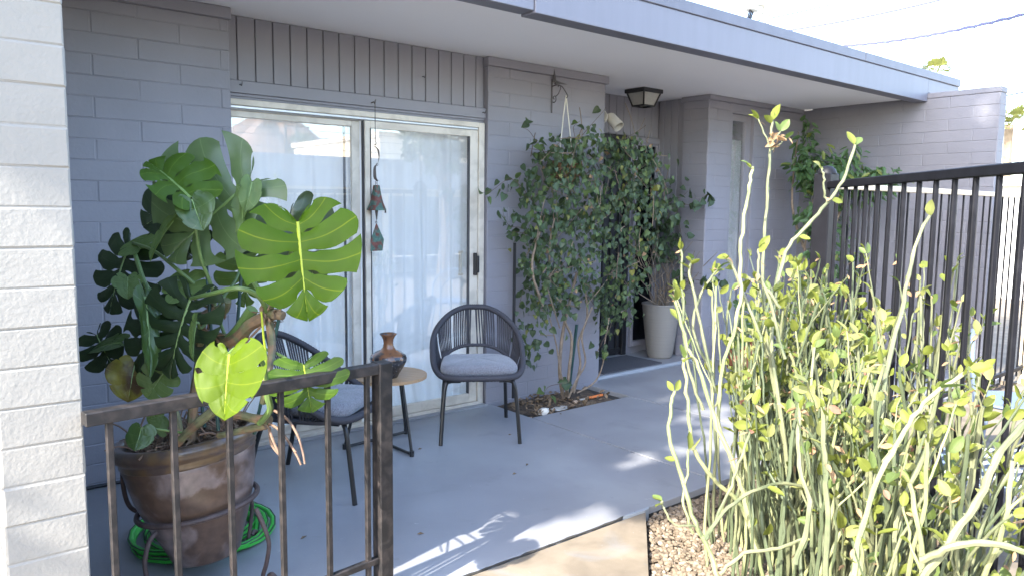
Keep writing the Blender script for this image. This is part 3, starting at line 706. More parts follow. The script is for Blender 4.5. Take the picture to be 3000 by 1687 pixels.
def make_chair(loc, rz, label):
    t = thing('rope_chair', label, 'chair', loc, 'rope armchairs by the glass door', rz)
    n = 260; P = [rim(2*math.pi*i/n) for i in range(n)]
    obj('rim', MB().tube(P, [.0185+.0013*((i % 2)*2-1) for i in range(n)], 10, closed=True), 'chair_rope', t, True, 180, local=True)
    L = [low(-.75+(math.pi+1.5)*i/120) for i in range(121)]
    obj('lower_ring', MB().tube(L, [.0115+.001*((i % 2)*2-1) for i in range(121)], 8), 'chair_rope', t, True, 180, local=True)
    b = MB(); m = 88
    for i in range(m):
        q = -.95+(math.pi+1.9)*i/(m-1)
        if i % 9 in (8,): continue
        o1 = Vector((0, 0, -.006)); A_, B_ = rim(q), low(q) if -.75 < q < math.pi+.75 else Vector((rim(q).x*.9, rim(q).y*.9, .395))
        for dq in (-.008, .012):
            A2 = rim(q+dq); b.tube([A2+o1, (A2+B_)/2+Vector((A2.x, A2.y, 0))*.02, B_+Vector((dq*.2, 0, 0))], .0038, 5, cap=False)
    obj('woven_back', b, 'chair_rope', t, True, 180, local=True)
    b = MB(); prof = [(sp(math.cos(2*math.pi*i/36), .6)*.258, -.012+sp(math.sin(2*math.pi*i/36), .6)*.235) for i in range(36)]
    b.poly(prof, .385, .404); obj('seat_web', b, 'chair_rope', t, local=True)
    obj('cushion', cushion_mb(), 'cushion_fabric', t, True, 180, local=True)
    b = MB().tube(crom([(.15, .135, .415), (.19, .19, .395), (.235, .20, .36), (.225, .19, .33), (.215, .20, .36)], 4), .003, 4); obj('tie_loop', b, 'cushion_fabric', t, local=True)
    for sx in (-1, 1):
        obj('leg', MB().tube(crom([(sx*.12, -.215, .378), (sx*.185, -.225, .378), (sx*.212, -.245, .355), (sx*.225, -.265, .25), (sx*.243, -.30, 0)], 5), .0125, 10), 'chair_metal', t, True, local=True)
        obj('leg', MB().tube(crom([(sx*.12, .175, .378), (sx*.18, .185, .378), (sx*.197, .20, .355), (sx*.208, .235, .25), (sx*.222, .29, 0)], 5), .0125, 10), 'chair_metal', t, True, local=True)
    obj('leg_brace', MB().tube([(-.19, -.2, .378), (-.185, .18, .378)], .010, 8).tube([(.19, -.2, .378), (.185, .18, .378)], .010, 8), 'chair_metal', t, True, local=True)
    return t
make_chair((2.855, 3.83, 0), R(-32.5), 'black rope armchair facing the viewer beside the pier vine')
make_chair((1.642, 3.583, 0), R(40), 'black rope armchair turned sideways behind the potted monstera and railing')

TX, TY, TZ = 2.225, 3.87, .447
t = thing('side_table', 'small round slatted wood side table on black rod legs between the chairs', 'side table', (TX, TY, 0))
Rr = .228; bw = .0455; ang = R(-18)
for i in range(10):
    a, c = -Rr+i*bw+.0015, -Rr+(i+1)*bw-.0015
    pts = []
    N_ = 8
    xa = lambda y: math.sqrt(max(0, Rr*Rr-y*y))
    for k in range(N_+1):
        y = a+(c-a)*k/N_; pts.append((xa(y), y))
    for k in range(N_, -1, -1):
        y = a+(c-a)*k/N_; pts.append((-xa(y), y))
    b = MB().poly(pts, TZ-.018, TZ); M = Matrix.Rotation(ang, 4, 'Z'); b.v = [M @ v for v in b.v]
    obj('table_slat', b, 'table_wood', t, local=True)
fa, fb, fc = Vector((2.247, 3.645, .012))-Vector((TX, TY, 0)), Vector((2.0, 4.0, .012))-Vector((TX, TY, 0)), Vector((2.45, 4.045, .012))-Vector((TX, TY, 0))
for f_ in (fa, fb, fc):
    obj('leg', MB().tube([f_, Vector((f_.x*.6, f_.y*.6, TZ-.02))], .009, 8), 'chair_metal', t, True, local=True)
    obj('foot', MB().tube([f_+Vector((0, 0, -.012)), f_+Vector((0, 0, .02))], .014, 8), 'chair_metal', t, True, local=True)
mid = (fb+fc)/2
obj('floor_bar', MB().tube([fb, fc], .009, 8).tube([fa, mid], .009, 8), 'chair_metal', t, True, local=True)
b = MB(); b.tube([(.16*math.cos(k*math.pi/12), .16*math.sin(k*math.pi/12), TZ-.026) for k in range(24)], .008, 6, closed=True); obj('top_ring', b, 'chair_metal', t, True, local=True)
vz = tag(obj('vase', MB().lathe([(.0, 0), (.052, 0), (.056, .006), (.064, .022), (.088, .06), (.105, .092), (.108, .112), (.100, .132), (.074, .15), (.045, .163), (.032, .18), (.0275, .202), (.030, .222), (.040, .242), (.050, .254), (.050, .258), (.046, .257), (.036, .242), (.022, .21), (0, .205)], 36, 2.185, 3.80, TZ+.001, cap=False), ['vase_glaze', 'vase_dark'], None, True, 60), 'brown and dark glazed vase with flared neck standing on the side table', 'vase')
for pl in vz.data.polygons:
    if pl.center.z < TZ+.128+.012*math.sin(pl.index*1.9): pl.material_index = 1

# ================================================================ SMALL THINGS AT THE ENTRY
b = MB().poly([(4.63, 4.40), (5.40, 4.40), (5.40, 4.84), (4.63, 4.84)], .031, .042)
tag(obj('doormat', b, 'doormat'), 'dark grey rubber doormat lying at the entry door', 'doormat')
gp = tag(obj('tall_planter', MB().lathe([(.0, 0), (.108, 0), (.114, .008)]+[(.116+.062*(i/92)**.8+(.0014 if i % 2 else -.0004), .014+.0052*i) for i in range(93)]+[(.186, .505), (.186, .52), (.172, .52), (.168, .47), (0, .465)], 36, 5.63, 4.62, .0305, cap=False), 'grey_pot', None, True, 180), 'tall pale grey ribbed planter standing beside the doormat', 'planter')
obj('planter_soil', MB().lathe([(.169, .498), (.1, .505), (0, .508)], 24, 5.63, 4.62, .0, cap=False), 'soil', gp, True, 180)

# ================================================================ POT, STAND AND HOSE
PC = Vector((.872, 2.925, .088)); TILT = Matrix.Translation(PC) @ Matrix.Rotation(R(8), 4, Vector((.633, .774, 0))*-1)
t = thing('glazed_pot', 'large brown drip glazed plant pot with rounded rim behind the railing', 'pot', PC)
prof = [(.0, 0), (.122, 0), (.128, .006), (.145, .05), (.185, .14), (.218, .23), (.233, .30), (.238, .335), (.243, .345), (.240, .355)]
KP = 1.0; KZ = 1.14; b = MB().lathe([(r_*KP, z*KZ) for r_, z in prof], 56, cap=False); b.v = [TILT @ v for v in b.v]; obj('pot_body', b, 'pot_glaze', t, True, 60)
prof = [(.240, .353), (.247, .36), (.246, .372), (.249, .38), (.262, .388), (.268, .402), (.266, .418), (.256, .428), (.238, .430), (.226, .424), (.220, .40), (.215, .36)]
b = MB().lathe([(r_*KP, z*KZ) for r_, z in prof], 56, cap=False); b.v = [TILT @ v for v in b.v]; obj('pot_rim', b, 'pot_rim_glaze', t, True, 60)
b = MB(); n = 20; vs = []; rn = random.Random(8)
for i in range(9):
    for k in range(n):
        r_ = .222*i/8; a = 2*math.pi*k/n; vs.append((r_*math.cos(a), r_*math.sin(a), .45+.03*(1-i/8)+rn.uniform(-.008, .01)))
b.add(vs, [(i*n+k, i*n+(k+1) % n, (i+1)*n+(k+1) % n, (i+1)*n+k) for i in range(8) for k in range(n)]); b.v = [TILT @ v for v in b.v]
obj('potting_soil', b, 'soil', t, True, 180)
t = thing('plant_stand', 'rusty wrought iron stand with curled legs holding the brown glazed pot', 'plant stand', (PC.x, PC.y, 0))
zr = .205; b = MB(); b.tube([TILT @ Vector((.219*math.cos(k*math.pi/24), .219*math.sin(k*math.pi/24), zr)) for k in range(48)], .0105, 8, closed=True); obj('ring', b, 'stand_iron', t, True)
view_a = math.atan2(-.774, -.633)
for da in (-.42, 1.25, -2.2, 2.85):
    a = view_a+da; dx, dy = math.cos(a), math.sin(a)
    Q = lambda r_, z: (PC.x+dx*r_, PC.y+dy*r_, z)
    P = [Q(.231, .30 if abs(da) > .8 else .262), Q(.262, .24), Q(.285, .17), Q(.272, .09), Q(.255, .035), Q(.27, .008), Q(.30, .012), Q(.312, .035), Q(.295, .05), Q(.28, .04)]
    obj('stand_leg', MB().tube(crom(P, 6), .0085, 8), 'stand_iron', t, True)
b = MB()
for a0 in (view_a-1.62,):
    dx, dy = math.cos(a0), math.sin(a0); Q = lambda r_, z: (PC.x+dx*r_, PC.y+dy*r_, z)
    b.tube(crom([Q(.262, .455), Q(.30, .47), Q(.325, .43), Q(.325, .33), Q(.30, .26), Q(.235, .235)], 6), .0085, 8)
obj('stand_handle', b, 'stand_iron', t, True)
rn = random.Random(12)
t = thing('garden_hose', 'bright green garden hose coiled on the patio under the brown pot', 'hose', (.97, 3.30, 0))
hp = []; N_ = 7*26
for i in range(N_):
    a = 2*math.pi*i/26; k = i/26; r_ = .315-.022*k+.018*math.sin(a*2+k*1.7)
    hp.append((.97+r_*math.cos(a)*.92+.012*math.sin(k*3), 3.30+r_*math.sin(a)+.01*math.cos(k*2.3), .013+.017*(k % 2.3)/1.1+.008*math.sin(a*3+k)))
b = MB().tube(hp, .0115, 10); obj('hose_tube', b, 'hose_green', t, True)
sh = [Vector(p)+Vector((0, 0, .0112)) for p in hp]
ctr = Vector((.97, 3.30, 0)); st_ = [Vector(p)+(Vector((p[0], p[1], 0))-ctr).normalized()*.0085+Vector((0, 0, .0082)) for p in hp]
obj('hose_stripe', MB().tube(st_, .0035, 5), 'hose_dark', t, True)

# ================================================================ PLANTING POCKET ODDMENTS
def rock(name, loc, sc, m, label, seed, fl=.6):
    rn = random.Random(seed); b = MB(); vs, fs = PEB[seed % 8]
    vs2 = [Vector((v.x*sc[0]*rn.uniform(.85, 1.15), v.y*sc[1]*rn.uniform(.85, 1.15), v.z*sc[2])) for v in vs]
    b.add(vs2, fs); o = obj(name, b, m, None, True, 40); o.location = loc; return tag(o, label, 'rock')
rock('rock', (3.50, 3.90, .005), (.055, .04, .045), 'rock_white', 'white chalky rock at the front edge of the planting pocket', 3)
rock('rock', (3.68, 3.93, -.012), (.085, .055, .03), 'rock_grey', 'flat grey stone lying right of the white rock in the planting pocket', 5)
rock('rock', (3.88, 3.97, -.005), (.03, .03, .03), 'rock_tan', 'small tan stone near the trowel in the planting pocket', 1)
rock('rock', (3.335, 3.90, -.03), (.06, .05, .03), 'rock_tan', 'tan stone at the left front corner of the planting pocket', 6)
t = thing('hand_tool', 'small garden tool with an orange handle lying in the planting pocket', 'garden tool', (4.02, 3.99, .0))
obj('handle', MB().tube([(4.03, 3.98, .005), (4.16, 3.96, .012)], .010, 8), 'orange_plastic', t, True)
obj('blade', MB().box(3.93, 4.03, 3.975, 4.0, -.002, .004, .001), 'beige_metal', t)
rn = random.Random(21); b = MB()
for _ in range(150):
    x, y = rn.uniform(3.36, 4.3), rn.uniform(3.86, 4.28)
    if rn.random() < .6: x = rn.uniform(3.36, 3.9)
    s = rn.uniform(.012, .032); M = Matrix.Translation((x, y, -.005+rn.uniform(0, .025))) @ Matrix.Rotation(rn.uniform(0, 6.3), 4, 'Z') @ Matrix.Rotation(rn.uniform(-.9, .9), 4, 'X') @ Matrix.Scale(s, 4)
    b.add([M @ Vector(p) for p in [(0, -1, 0), (.5, -.2, .25), (.4, .5, .1), (0, 1, .2), (-.45, .45, .2), (-.5, -.3, 0), (0, 0, -.12)]], [(6, 0, 1), (6, 1, 2), (6, 2, 3), (6, 3, 4), (6, 4, 5), (6, 5, 0)])
tag(obj('leaf_litter', b, 'dry_debris', soil), kind='stuff')
for i, (x, y, w_) in enumerate([(2.53, 3.05, 'left of the slab joint'), (1.72, 2.72, 'in the middle of the grey floor'), (2.96, 3.62, 'beside the right chair leg'), (2.35, 3.72, 'next to the table foot'), (3.55, 3.78, 'on the slab by the planting pocket'), (1.05, 2.62, 'below the railing post'), (2.68, 3.12, 'in front of the right chair'), (1.3, 3.0, 'beside the coiled hose')]):
    s = U(.012, .022); b = MB().add([(0, -s, .003), (s*.4, 0, .009), (0, s, .003), (-s*.4, 0, .007), (0, 0, .001)], [(4, 0, 1), (4, 1, 2), (4, 2, 3), (4, 3, 0), (0, 3, 2, 1)])
    o = obj('dry_leaf', b, 'dry_debris'); o.location = (x, y, 0.001); o.rotation_euler = (0, 0, U(0, 6)); tag(o, 'tiny dry leaf lying '+w_, 'leaf', 'dry leaves scattered on the patio')

tag(obj('ground_cable', MB().tube(crom([(.38, 4.182, .010), (.7, 4.186, .012), (1.0, 4.178, .010), (1.25, 4.184, .011), (1.43, 4.22, .010)], 6), .009, 8), 'stake_black', None, True), 'thin black cable lying along the foot of the grey wall behind the brown pot', 'cable')

# ================================================================ THE MONSTERA
MARG = [(.05, .015), (.16, -.15), (.42, -.235), (.74, -.13), (.96, .10), (1.0, .36), (.86, .62), (.58, .83), (.28, .96), (0, 1.04)]
def margin(t):
    k = t*(len(MARG)-1); i = min(int(k), len(MARG)-2); f = k-i
    p = [MARG[max(0, min(len(MARG)-1, i+j))] for j in (-1, 0, 1, 2)]
    return [.5*((2*p[1][a])+(p[2][a]-p[0][a])*f+(2*p[0][a]-5*p[1][a]+4*p[2][a]-p[3][a])*f*f+(3*p[1][a]-p[0][a]-3*p[2][a]+p[3][a])*f**3) for a in (0, 1)]
def monstera_leaf(parent, base, tip, nrm, wid, m, n=6, depth=.42, gap=.5, fold=.12, droop=.2, wave=.02, seed=1, holes=(), curl=0., rib='midrib_pale', left=1., right=1., label=None):
    """split blade: lobes fanned along the midrib on both sides, separated from depth outward by gap; holes = lobes that close again at the margin"""
    rn = random.Random(seed); base, tip = Vector(base), Vector(tip); L = (tip-base).length; W = wid/2
    M = frame(base, tip-base, nrm); b = MB(); uv = []
    rows = [0, .05, .1, .15, .2, .25, .31, .38, .46, .55, .65, .75, .84, .91, .97, 1.0]; cols = 6
    def zf(x, y):
        return fold*abs(x)-droop*L*max(0, y/L)**2-curl*(x/W)**2*W+wave*L*math.sin(x/W*5+seed)*math.cos(y/L*6+seed*2)*min(1, abs(x)/W*1.5)
    for side in (-1, 1):
        ws = left if side < 0 else right
        for i in range(n):
            t0, t1 = i/n, (i+1)/n; tc = (t0+t1)/2; hf = (t1-t0)/2
            lj = 1+rn.uniform(-.13, .07); gj = gap*(rn.uniform(.75, 1.1) if i in holes else rn.uniform(.2, .85)); dj = min(.8, depth*rn.uniform(.8, 1.7))
            if i == 0: dj = max(dj, .8); gj *= .6
            hole = (i in holes); grid = []; ih = rn.uniform(.10, .22) if n > 4 and 0 < i < n-1 else 0
            for r in rows:
                q = max(0, (r-dj)/(1-dj))
                wd = 1-(gj*math.sin(math.pi*min(1, q)) if hole else gj*q**.6)
                if ih and .1 < r < .32: wd *= 1-ih*math.sin(math.pi*(r-.1)/.22)
                row = []
                for k in range(cols+1):
                    f = k/cols; t = min(1, max(0, tc+(2*f-1)*hf*wd)); mx_, my = margin(t)
                    rr = r*lj if not hole else r
                    if not hole and q > 0: rr *= 1-.10*(2*f-1)**2*q
                    ry = max(0, (t-.22)/.78)*.86
                    x = mx_*rr*W*ws*side; y = (ry*(1-rr)+my*rr)*L
                    y += .05*L*math.sin(math.pi*rr)*(1 if t > .2 else 0)
                    z = zf(x, y)+.018*L*math.cos((f-.5)*math.pi)*math.sin(math.pi*min(1, r+.15))+rn.uniform(-1, 1)*.0015
                    row.append(len(b.v)); b.v.append(M @ Vector((x, y, z))); uv.append((f, r))
                grid.append(row)
            for a in range(len(rows)-1):
                for k in range(cols):
                    q = (grid[a][k], grid[a][k+1], grid[a+1][k+1], grid[a+1][k])
                    b.f.append(q if side < 0 else q[::-1]); b.mi.append(0)
    d = wloc(parent); b.v = [v-d for v in b.v]
    me = b.mesh('leaf', m, True, 180); lay = me.uv_layers.new(name='UVMap')
    for lp in me.loops: lay.data[lp.index].uv = uv[lp.vertex_index]
    o = link('leaf', me, parent)
    if label: o['label'] = label
    pts = [M @ Vector((0, L*.93*k/8, zf(0, L*.93*k/8)+.0005)) for k in range(9)]
    rb = MB().tube(pts, [.0075*L/.35*(1-.85*k/8) for k in range(9)], 6); rb.v = [v-d for v in rb.v]
    link('midrib', rb.mesh('midrib', rib, True), o)
    return o
mon = thing('monstera_plant', 'large monstera with glossy split leaves growing in the brown glazed pot', 'monstera', (.872, 2.925, .5))
FWD = Vector((.63, .77, -.1)); RT = Vector((.774, -.633, 0)); UP = Vector((0, 0, 1))
def NV(cam_, right, up): return -FWD*cam_+RT*right+UP*up
LEAVES = [
 # base, tip, normal, width, material, options
 ((0.981, 2.665, 1.517), (0.712, 2.773, 1.266), NV(1,-.05,.25), .40, 'leaf_sage', dict(n=6, right=1.5, depth=.3, gap=.34, holes=(1,3,4), fold=.05, droop=.10, wave=.03, seed=3)),
 ((0.773, 2.645, 1.458), (0.692, 2.863, 1.610), NV(.75,.15,.75), .235, 'leaf_mid', dict(n=5, depth=.5, gap=.4, holes=(2,), fold=.25, droop=.12, seed=4, right=1.15, left=.75)),
 ((0.772, 2.633, 1.454), (0.780, 2.561, 1.362), NV(.9,.2,.3), .13, 'leaf_deep', dict(n=3, depth=.95, gap=.05, fold=.2, droop=.1, seed=5)),
 ((0.705, 3.197, 1.287), (0.588, 3.155, 1.043), NV(1,-.2,.3), .33, 'leaf_dark', dict(n=7, depth=.38, gap=.55, fold=-.1, droop=.15, seed=6, left=1.2, right=.8)),
 ((0.803, 2.915, 1.424), (0.686, 2.938, 1.368), NV(.9,0,.2), .25, 'leaf_dark', dict(n=4, depth=.6, gap=.4, fold=.1, droop=.2, seed=7)),
 ((0.745, 2.761, 1.380), (0.650, 2.757, 1.261), NV(.6,-.7,.2), .10, 'leaf_under', dict(n=4, depth=.8, gap=.3, fold=.35, droop=.15, seed=8)),
 ((0.823, 2.826, 1.370), (0.776, 2.795, 1.245), NV(1,.2,-.1), .17, 'leaf_dark', dict(n=5, depth=.5, gap=.4, fold=.1, droop=.15, seed=9)),
 ((0.983, 2.268, 1.386), (0.956, 2.160, 1.104), NV(1,.08,.32), .385, 'leaf_bright', dict(n=6, depth=.42, gap=.27, holes=(1,3), fold=.12, droop=.12, wave=.03, seed=10, rib='midrib_yellow')),
 ((1.062, 2.529, 1.394), (1.158, 2.498, 1.164), NV(.9,.3,.2), .36, 'leaf_dark', dict(n=6, depth=.35, gap=.5, fold=.1, droop=.2, seed=11)),
 ((1.053, 2.945, 1.246), (1.028, 2.900, 1.051), NV(1,-.1,.1), .25, 'leaf_under', dict(n=6, depth=.3, gap=.55, fold=.05, droop=.1, seed=12)),
 ((1.010, 2.692, 1.317), (0.962, 2.841, 1.363), NV(.8,.2,.4), .22, 'leaf_dark', dict(n=5, depth=.4, gap=.5, fold=.1, droop=.2, seed=13)),
 ((0.964, 2.601, 1.516), (0.929, 2.565, 1.426), NV(.8,.5,.3), .085, 'leaf_under', dict(n=2, depth=.95, gap=.05, fold=.3, droop=.25, wave=.06, seed=14)),
 ((0.945, 2.637, 1.475), (0.908, 2.567, 1.318), NV(.75,-.55,.1), .075, 'leaf_under', dict(n=2, depth=.95, gap=.05, fold=.3, droop=.1, wave=.09, seed=15)),
 ((0.784, 2.719, 1.115), (0.670, 2.700, 0.865), NV(1,-.25,.2), .33, 'leaf_dark', dict(n=8, depth=.22, gap=.42, holes=(1,2,3,4,5), fold=.1, droop=.2, wave=.03, seed=16)),
 ((0.783, 2.747, 1.125), (0.776, 2.842, 1.205), NV(.8,0,.6), .17, 'leaf_under', dict(n=4, depth=.6, gap=.5, fold=.1, droop=.1, seed=17)),
 ((0.681, 2.924, 1.045), (0.632, 2.829, 0.819), NV(.9,-.35,.1), .30, 'leaf_dark', dict(n=6, depth=.35, gap=.5, holes=(2,), fold=.05, droop=.15, seed=18, left=1.3, right=.6)),
 ((0.668, 2.865, 1.112), (0.659, 2.709, 0.870), NV(.35,.9,.1), .12, 'leaf_deep', dict(n=4, depth=.8, gap=.3, fold=.2, droop=.1, wave=.05, seed=19)),
 ((0.589, 3.281, 0.927), (0.612, 3.180, 0.799), NV(.8,-.3,.3), .24, 'leaf_dark', dict(n=5, depth=.5, gap=.5, fold=.15, droop=.2, seed=20)),
 ((0.637, 3.110, 0.914), (0.545, 3.274, 0.895), NV(.5,0,.8), .12, 'leaf_deep', dict(n=4, depth=.7, gap=.3, fold=.2, droop=.2, seed=21)),
 ((0.702, 2.098, 1.024), (0.654, 2.024, 0.870), NV(.9,-.15,.5), .225, 'leaf_lime', dict(n=4, depth=.85, gap=.22, fold=.28, droop=.06, wave=.015, seed=22, holes=(1,2), left=1.15, right=.75, rib='midrib_yellow')),
 ((1.016, 2.319, 0.918), (1.001, 2.237, 0.796), NV(1,.25,.2), .29, 'leaf_mid', dict(n=6, depth=.3, gap=.45, fold=.12, droop=.3, seed=23, rib='midrib_yellow')),
 ((0.590, 2.639, 0.707), (0.567, 2.623, 0.639), NV(1,0,.25), .108, 'leaf_deep', dict(n=2, depth=.97, gap=.03, fold=-.25, droop=-.1, seed=24)),
 ((0.638, 2.909, 0.869), (0.599, 2.872, 0.749), NV(1,.2,.1), .17, 'leaf_dying', dict(n=3, depth=.9, gap=.2, fold=.15, droop=.15, wave=.05, seed=25, label='yellowing brown blotched leaf')),
 ((0.709, 2.820, 0.842), (0.654, 2.828, 0.757), NV(.9,.3,.1), .15, 'leaf_under', dict(n=4, depth=.5, gap=.4, fold=.2, droop=.1, seed=26)),
 ((0.757, 2.576, 1.054), (0.727, 2.559, 0.932), NV(.5,-.8,.1), .075, 'leaf_under', dict(n=3, depth=.9, gap=.2, fold=.4, droop=.1, seed=27)),
 ((0.849, 2.773, 0.952), (0.828, 2.753, 0.868), NV(1,.1,.2), .16, 'leaf_dark', dict(n=3, depth=.9, gap=.1, fold=.1, droop=.1, seed=28)),
 ((0.648, 3.007, 1.172), (0.630, 2.949, 1.116), NV(.6,.2,.5), .11, 'leaf_under', dict(n=3, depth=.8, gap=.3, fold=.2, droop=.3, seed=29)),
 ((0.718, 2.868, 0.676), (0.664, 2.885, 0.665), NV(1,.2,.1), .15, 'leaf_under', dict(n=3, depth=.8, gap=.3, fold=.1, droop=.1, seed=30)),
 ((0.718, 3.106, 1.267), (0.703, 3.175, 1.304), NV(.8,.2,.4), .16, 'leaf_under', dict(n=3, depth=.8, gap=.3, fold=.1, droop=.1, seed=31)),
]
for lf in LEAVES: monstera_leaf(mon, lf[0], lf[1], lf[2], lf[3], lf[4], **lf[5])
def stalk(name, P, r, m, n=8, k=6):
    P = crom(P, k); r = [r*(1.1-.3*i/(len(P)-1)) for i in range(len(P))]
    return obj(name, MB().tube(P, r, n), m, mon, True)
N1, N2, N3 = (0.973, 2.505, 1.062), (0.860, 2.701, 1.064), (0.891, 2.688, 0.961)
for P, r, m in [
 ([N1, (0.977, 2.561, 1.121), (0.958, 2.667, 1.210), (0.925, 2.732, 1.293), (0.960, 2.723, 1.439), (0.985, 2.675, 1.518)], .0085, 'petiole_green'),
 ([N1, (0.977, 2.470, 1.119), (0.994, 2.405, 1.215), (1.004, 2.347, 1.331), (0.991, 2.287, 1.382)], .0075, 'petiole_green'),
 ([N1, (0.924, 2.451, 1.136), (0.855, 2.447, 1.169), (0.801, 2.553, 1.145), (0.778, 2.698, 1.116)], .0085, 'petiole_green'),
 ([N2, (0.840, 2.752, 1.124), (0.764, 2.800, 1.209), (0.727, 2.956, 1.268), (0.702, 3.148, 1.289)], .007, 'petiole_green'),
 ([N2, (0.848, 2.698, 1.152), (0.813, 2.688, 1.250), (0.792, 2.666, 1.345), (0.773, 2.644, 1.453)], .0065, 'petiole_green'),
 ([N2, (0.810, 2.818, 1.045), (0.739, 2.901, 1.035), (0.684, 2.921, 1.045)], .006, 'petiole_green'),
 ([(0.721, 3.004, 1.107), (0.704, 3.024, 1.157), (0.699, 3.091, 1.230), (0.701, 3.174, 1.284)], .009, 'petiole_green'),
 ([(0.896, 2.335, 0.884), (0.867, 2.290, 0.951), (0.802, 2.208, 1.003), (0.733, 2.125, 1.034), (0.702, 2.098, 1.026)], .0075, 'petiole_green'),
 ([(0.906, 2.364, 0.871), (0.911, 2.366, 0.819), (0.921, 2.377, 0.769), (0.906, 2.433, 0.713)], .012, 'petiole_green'),
 ([N3, (0.922, 2.585, 0.961), (0.967, 2.455, 0.946), (0.990, 2.368, 0.928), (1.015, 2.321, 0.918)], .006, 'petiole_green'),
 ([(0.902, 2.368, 0.877), (0.906, 2.363, 0.956), (0.897, 2.354, 1.025), (0.889, 2.345, 1.102)], .0042, 'midrib_yellow'),
 ([(0.756, 2.677, 0.646), (0.683, 2.650, 0.676), (0.626, 2.635, 0.698), (0.590, 2.639, 0.707)], .004, 'petiole_green'),
 ([N3, (0.888, 2.757, 1.070), (0.987, 2.857, 1.156), (1.049, 2.935, 1.243)], .006, 'petiole_green'),
 ([N2, (0.799, 2.667, 1.016), (0.767, 2.593, 1.046)], .006, 'petiole_green'),
 ([N2, (0.821, 2.790, 1.097), (0.797, 2.842, 1.143), (0.781, 2.862, 1.191)], .005, 'petiole_old'),
]: stalk('petiole', P, r, m)
for P, r, m in [
 ([N1, (0.932, 2.560, 1.029), (0.912, 2.622, 0.981), (0.891, 2.687, 0.955), (0.874, 2.754, 0.966), (0.848, 2.797, 0.931), (0.822, 2.803, 0.820), (0.801, 2.803, 0.696), (0.789, 2.797, 0.585)], .021, 'petiole_old'),
 ([N1, (0.983, 2.459, 1.073), (0.997, 2.434, 1.069)], .02, 'monstera_trunk'),
 ([(0.947, 2.580, 1.079), (0.917, 2.634, 1.009), (0.889, 2.689, 0.955)], .019, 'petiole_green'),
 ([N2, (0.829, 2.724, 1.048), (0.824, 2.749, 1.003), (0.822, 2.768, 0.938)], .017, 'monstera_trunk'),
 ([N2, (0.876, 2.664, 1.075), (0.880, 2.639, 1.108)], .02, 'monstera_trunk'),
 ([N1, (0.969, 2.473, 0.996), (0.951, 2.428, 0.940), (0.912, 2.373, 0.875), (0.905, 2.393, 0.792)], .014, 'petiole_old'),
 ([(0.813, 2.555, 0.760), (0.769, 2.598, 0.711), (0.731, 2.647, 0.658), (0.712, 2.683, 0.616)], .016, 'petiole_old'),
 ([(0.933, 2.413, 0.725), (0.905, 2.475, 0.721), (0.875, 2.538, 0.724), (0.847, 2.610, 0.700)], .016, 'petiole_old'),
 ([(0.935, 2.447, 0.699), (0.872, 2.533, 0.669), (0.829, 2.616, 0.641)], .013, 'petiole_old'),
 ([(0.729, 2.815, 0.730), (0.744, 2.794, 0.670), (0.749, 2.779, 0.585)], .015, 'petiole_old'),
]: stalk('stem', P, r, m)
rn = random.Random(31)
for P in [
 [(0.928, 2.415, 0.707), (0.920, 2.352, 0.672), (0.924, 2.303, 0.627), (0.928, 2.279, 0.575)],
 [(0.931, 2.413, 0.713), (0.931, 2.335, 0.714), (0.939, 2.273, 0.688), (0.950, 2.232, 0.646), (0.958, 2.222, 0.619)],
 [(0.930, 2.395, 0.770), (0.939, 2.283, 0.759), (0.946, 2.220, 0.722), (0.952, 2.196, 0.677), (0.956, 2.187, 0.632)],
 [(0.932, 2.410, 0.702), (0.926, 2.383, 0.651), (0.946, 2.334, 0.608)],
 [(0.939, 2.273, 0.688), (0.944, 2.240, 0.664), (0.949, 2.235, 0.660)],
 [(0.939, 2.578, 1.014), (0.937, 2.622, 0.948), (0.956, 2.624, 0.878), (0.973, 2.627, 0.819)],
 [(0.952, 2.517, 1.027), (0.915, 2.565, 0.965), (0.895, 2.598, 0.896), (0.903, 2.608, 0.832)],
 [(0.843, 2.712, 1.042), (0.838, 2.735, 0.985), (0.827, 2.765, 0.951)],
 [(0.825, 2.722, 1.006), (0.868, 2.706, 0.955), (0.887, 2.712, 0.927)],
]: stalk('aerial_root', P, .0042, 'aerial_root', 6)
b = MB()
for i in range(130):                       # tangle of roots and dead stalks over the soil
    a, r_ = rn.uniform(0, 6.28), .2*rn.random()**.5
    p = TILT @ Vector((r_*math.cos(a), r_*math.sin(a), .465)); d = Vector((rn.uniform(-1, 1), rn.uniform(-1, 1), rn.uniform(-.1, 1.2))).normalized()*rn.uniform(.04, .15)
    b.tube(bez(p, p+d*.5+Vector((0, 0, rn.uniform(0, .05))), p+d, 5), rn.uniform(.0012, .0038), 5)
tag(obj('dead_roots', b, 'aerial_root', mon, True), kind='stuff')
b = MB()
for i in range(170):
    a, r_ = rn.uniform(0, 6.28), .215*rn.random()**.5
    p = TILT @ Vector((r_*math.cos(a), r_*math.sin(a), .473+rn.uniform(0, .02))); s = rn.uniform(.008, .026)
    M = Matrix.Translation(p) @ Matrix.Rotation(rn.uniform(0, 6.3), 4, 'Z') @ Matrix.Rotation(rn.uniform(-1, 1), 4, 'X') @ Matrix.Scale(s, 4)
    b.add([M @ Vector(q) for q in [(0, -1, 0), (.5, -.2, .3), (.4, .5, .1), (0, 1, .25), (-.45, .45, .2), (-.5, -.3, .05), (0, 0, -.15)]], [(6, 0, 1), (6, 1, 2), (6, 2, 3), (6, 3, 4), (6, 4, 5), (6, 5, 0)])
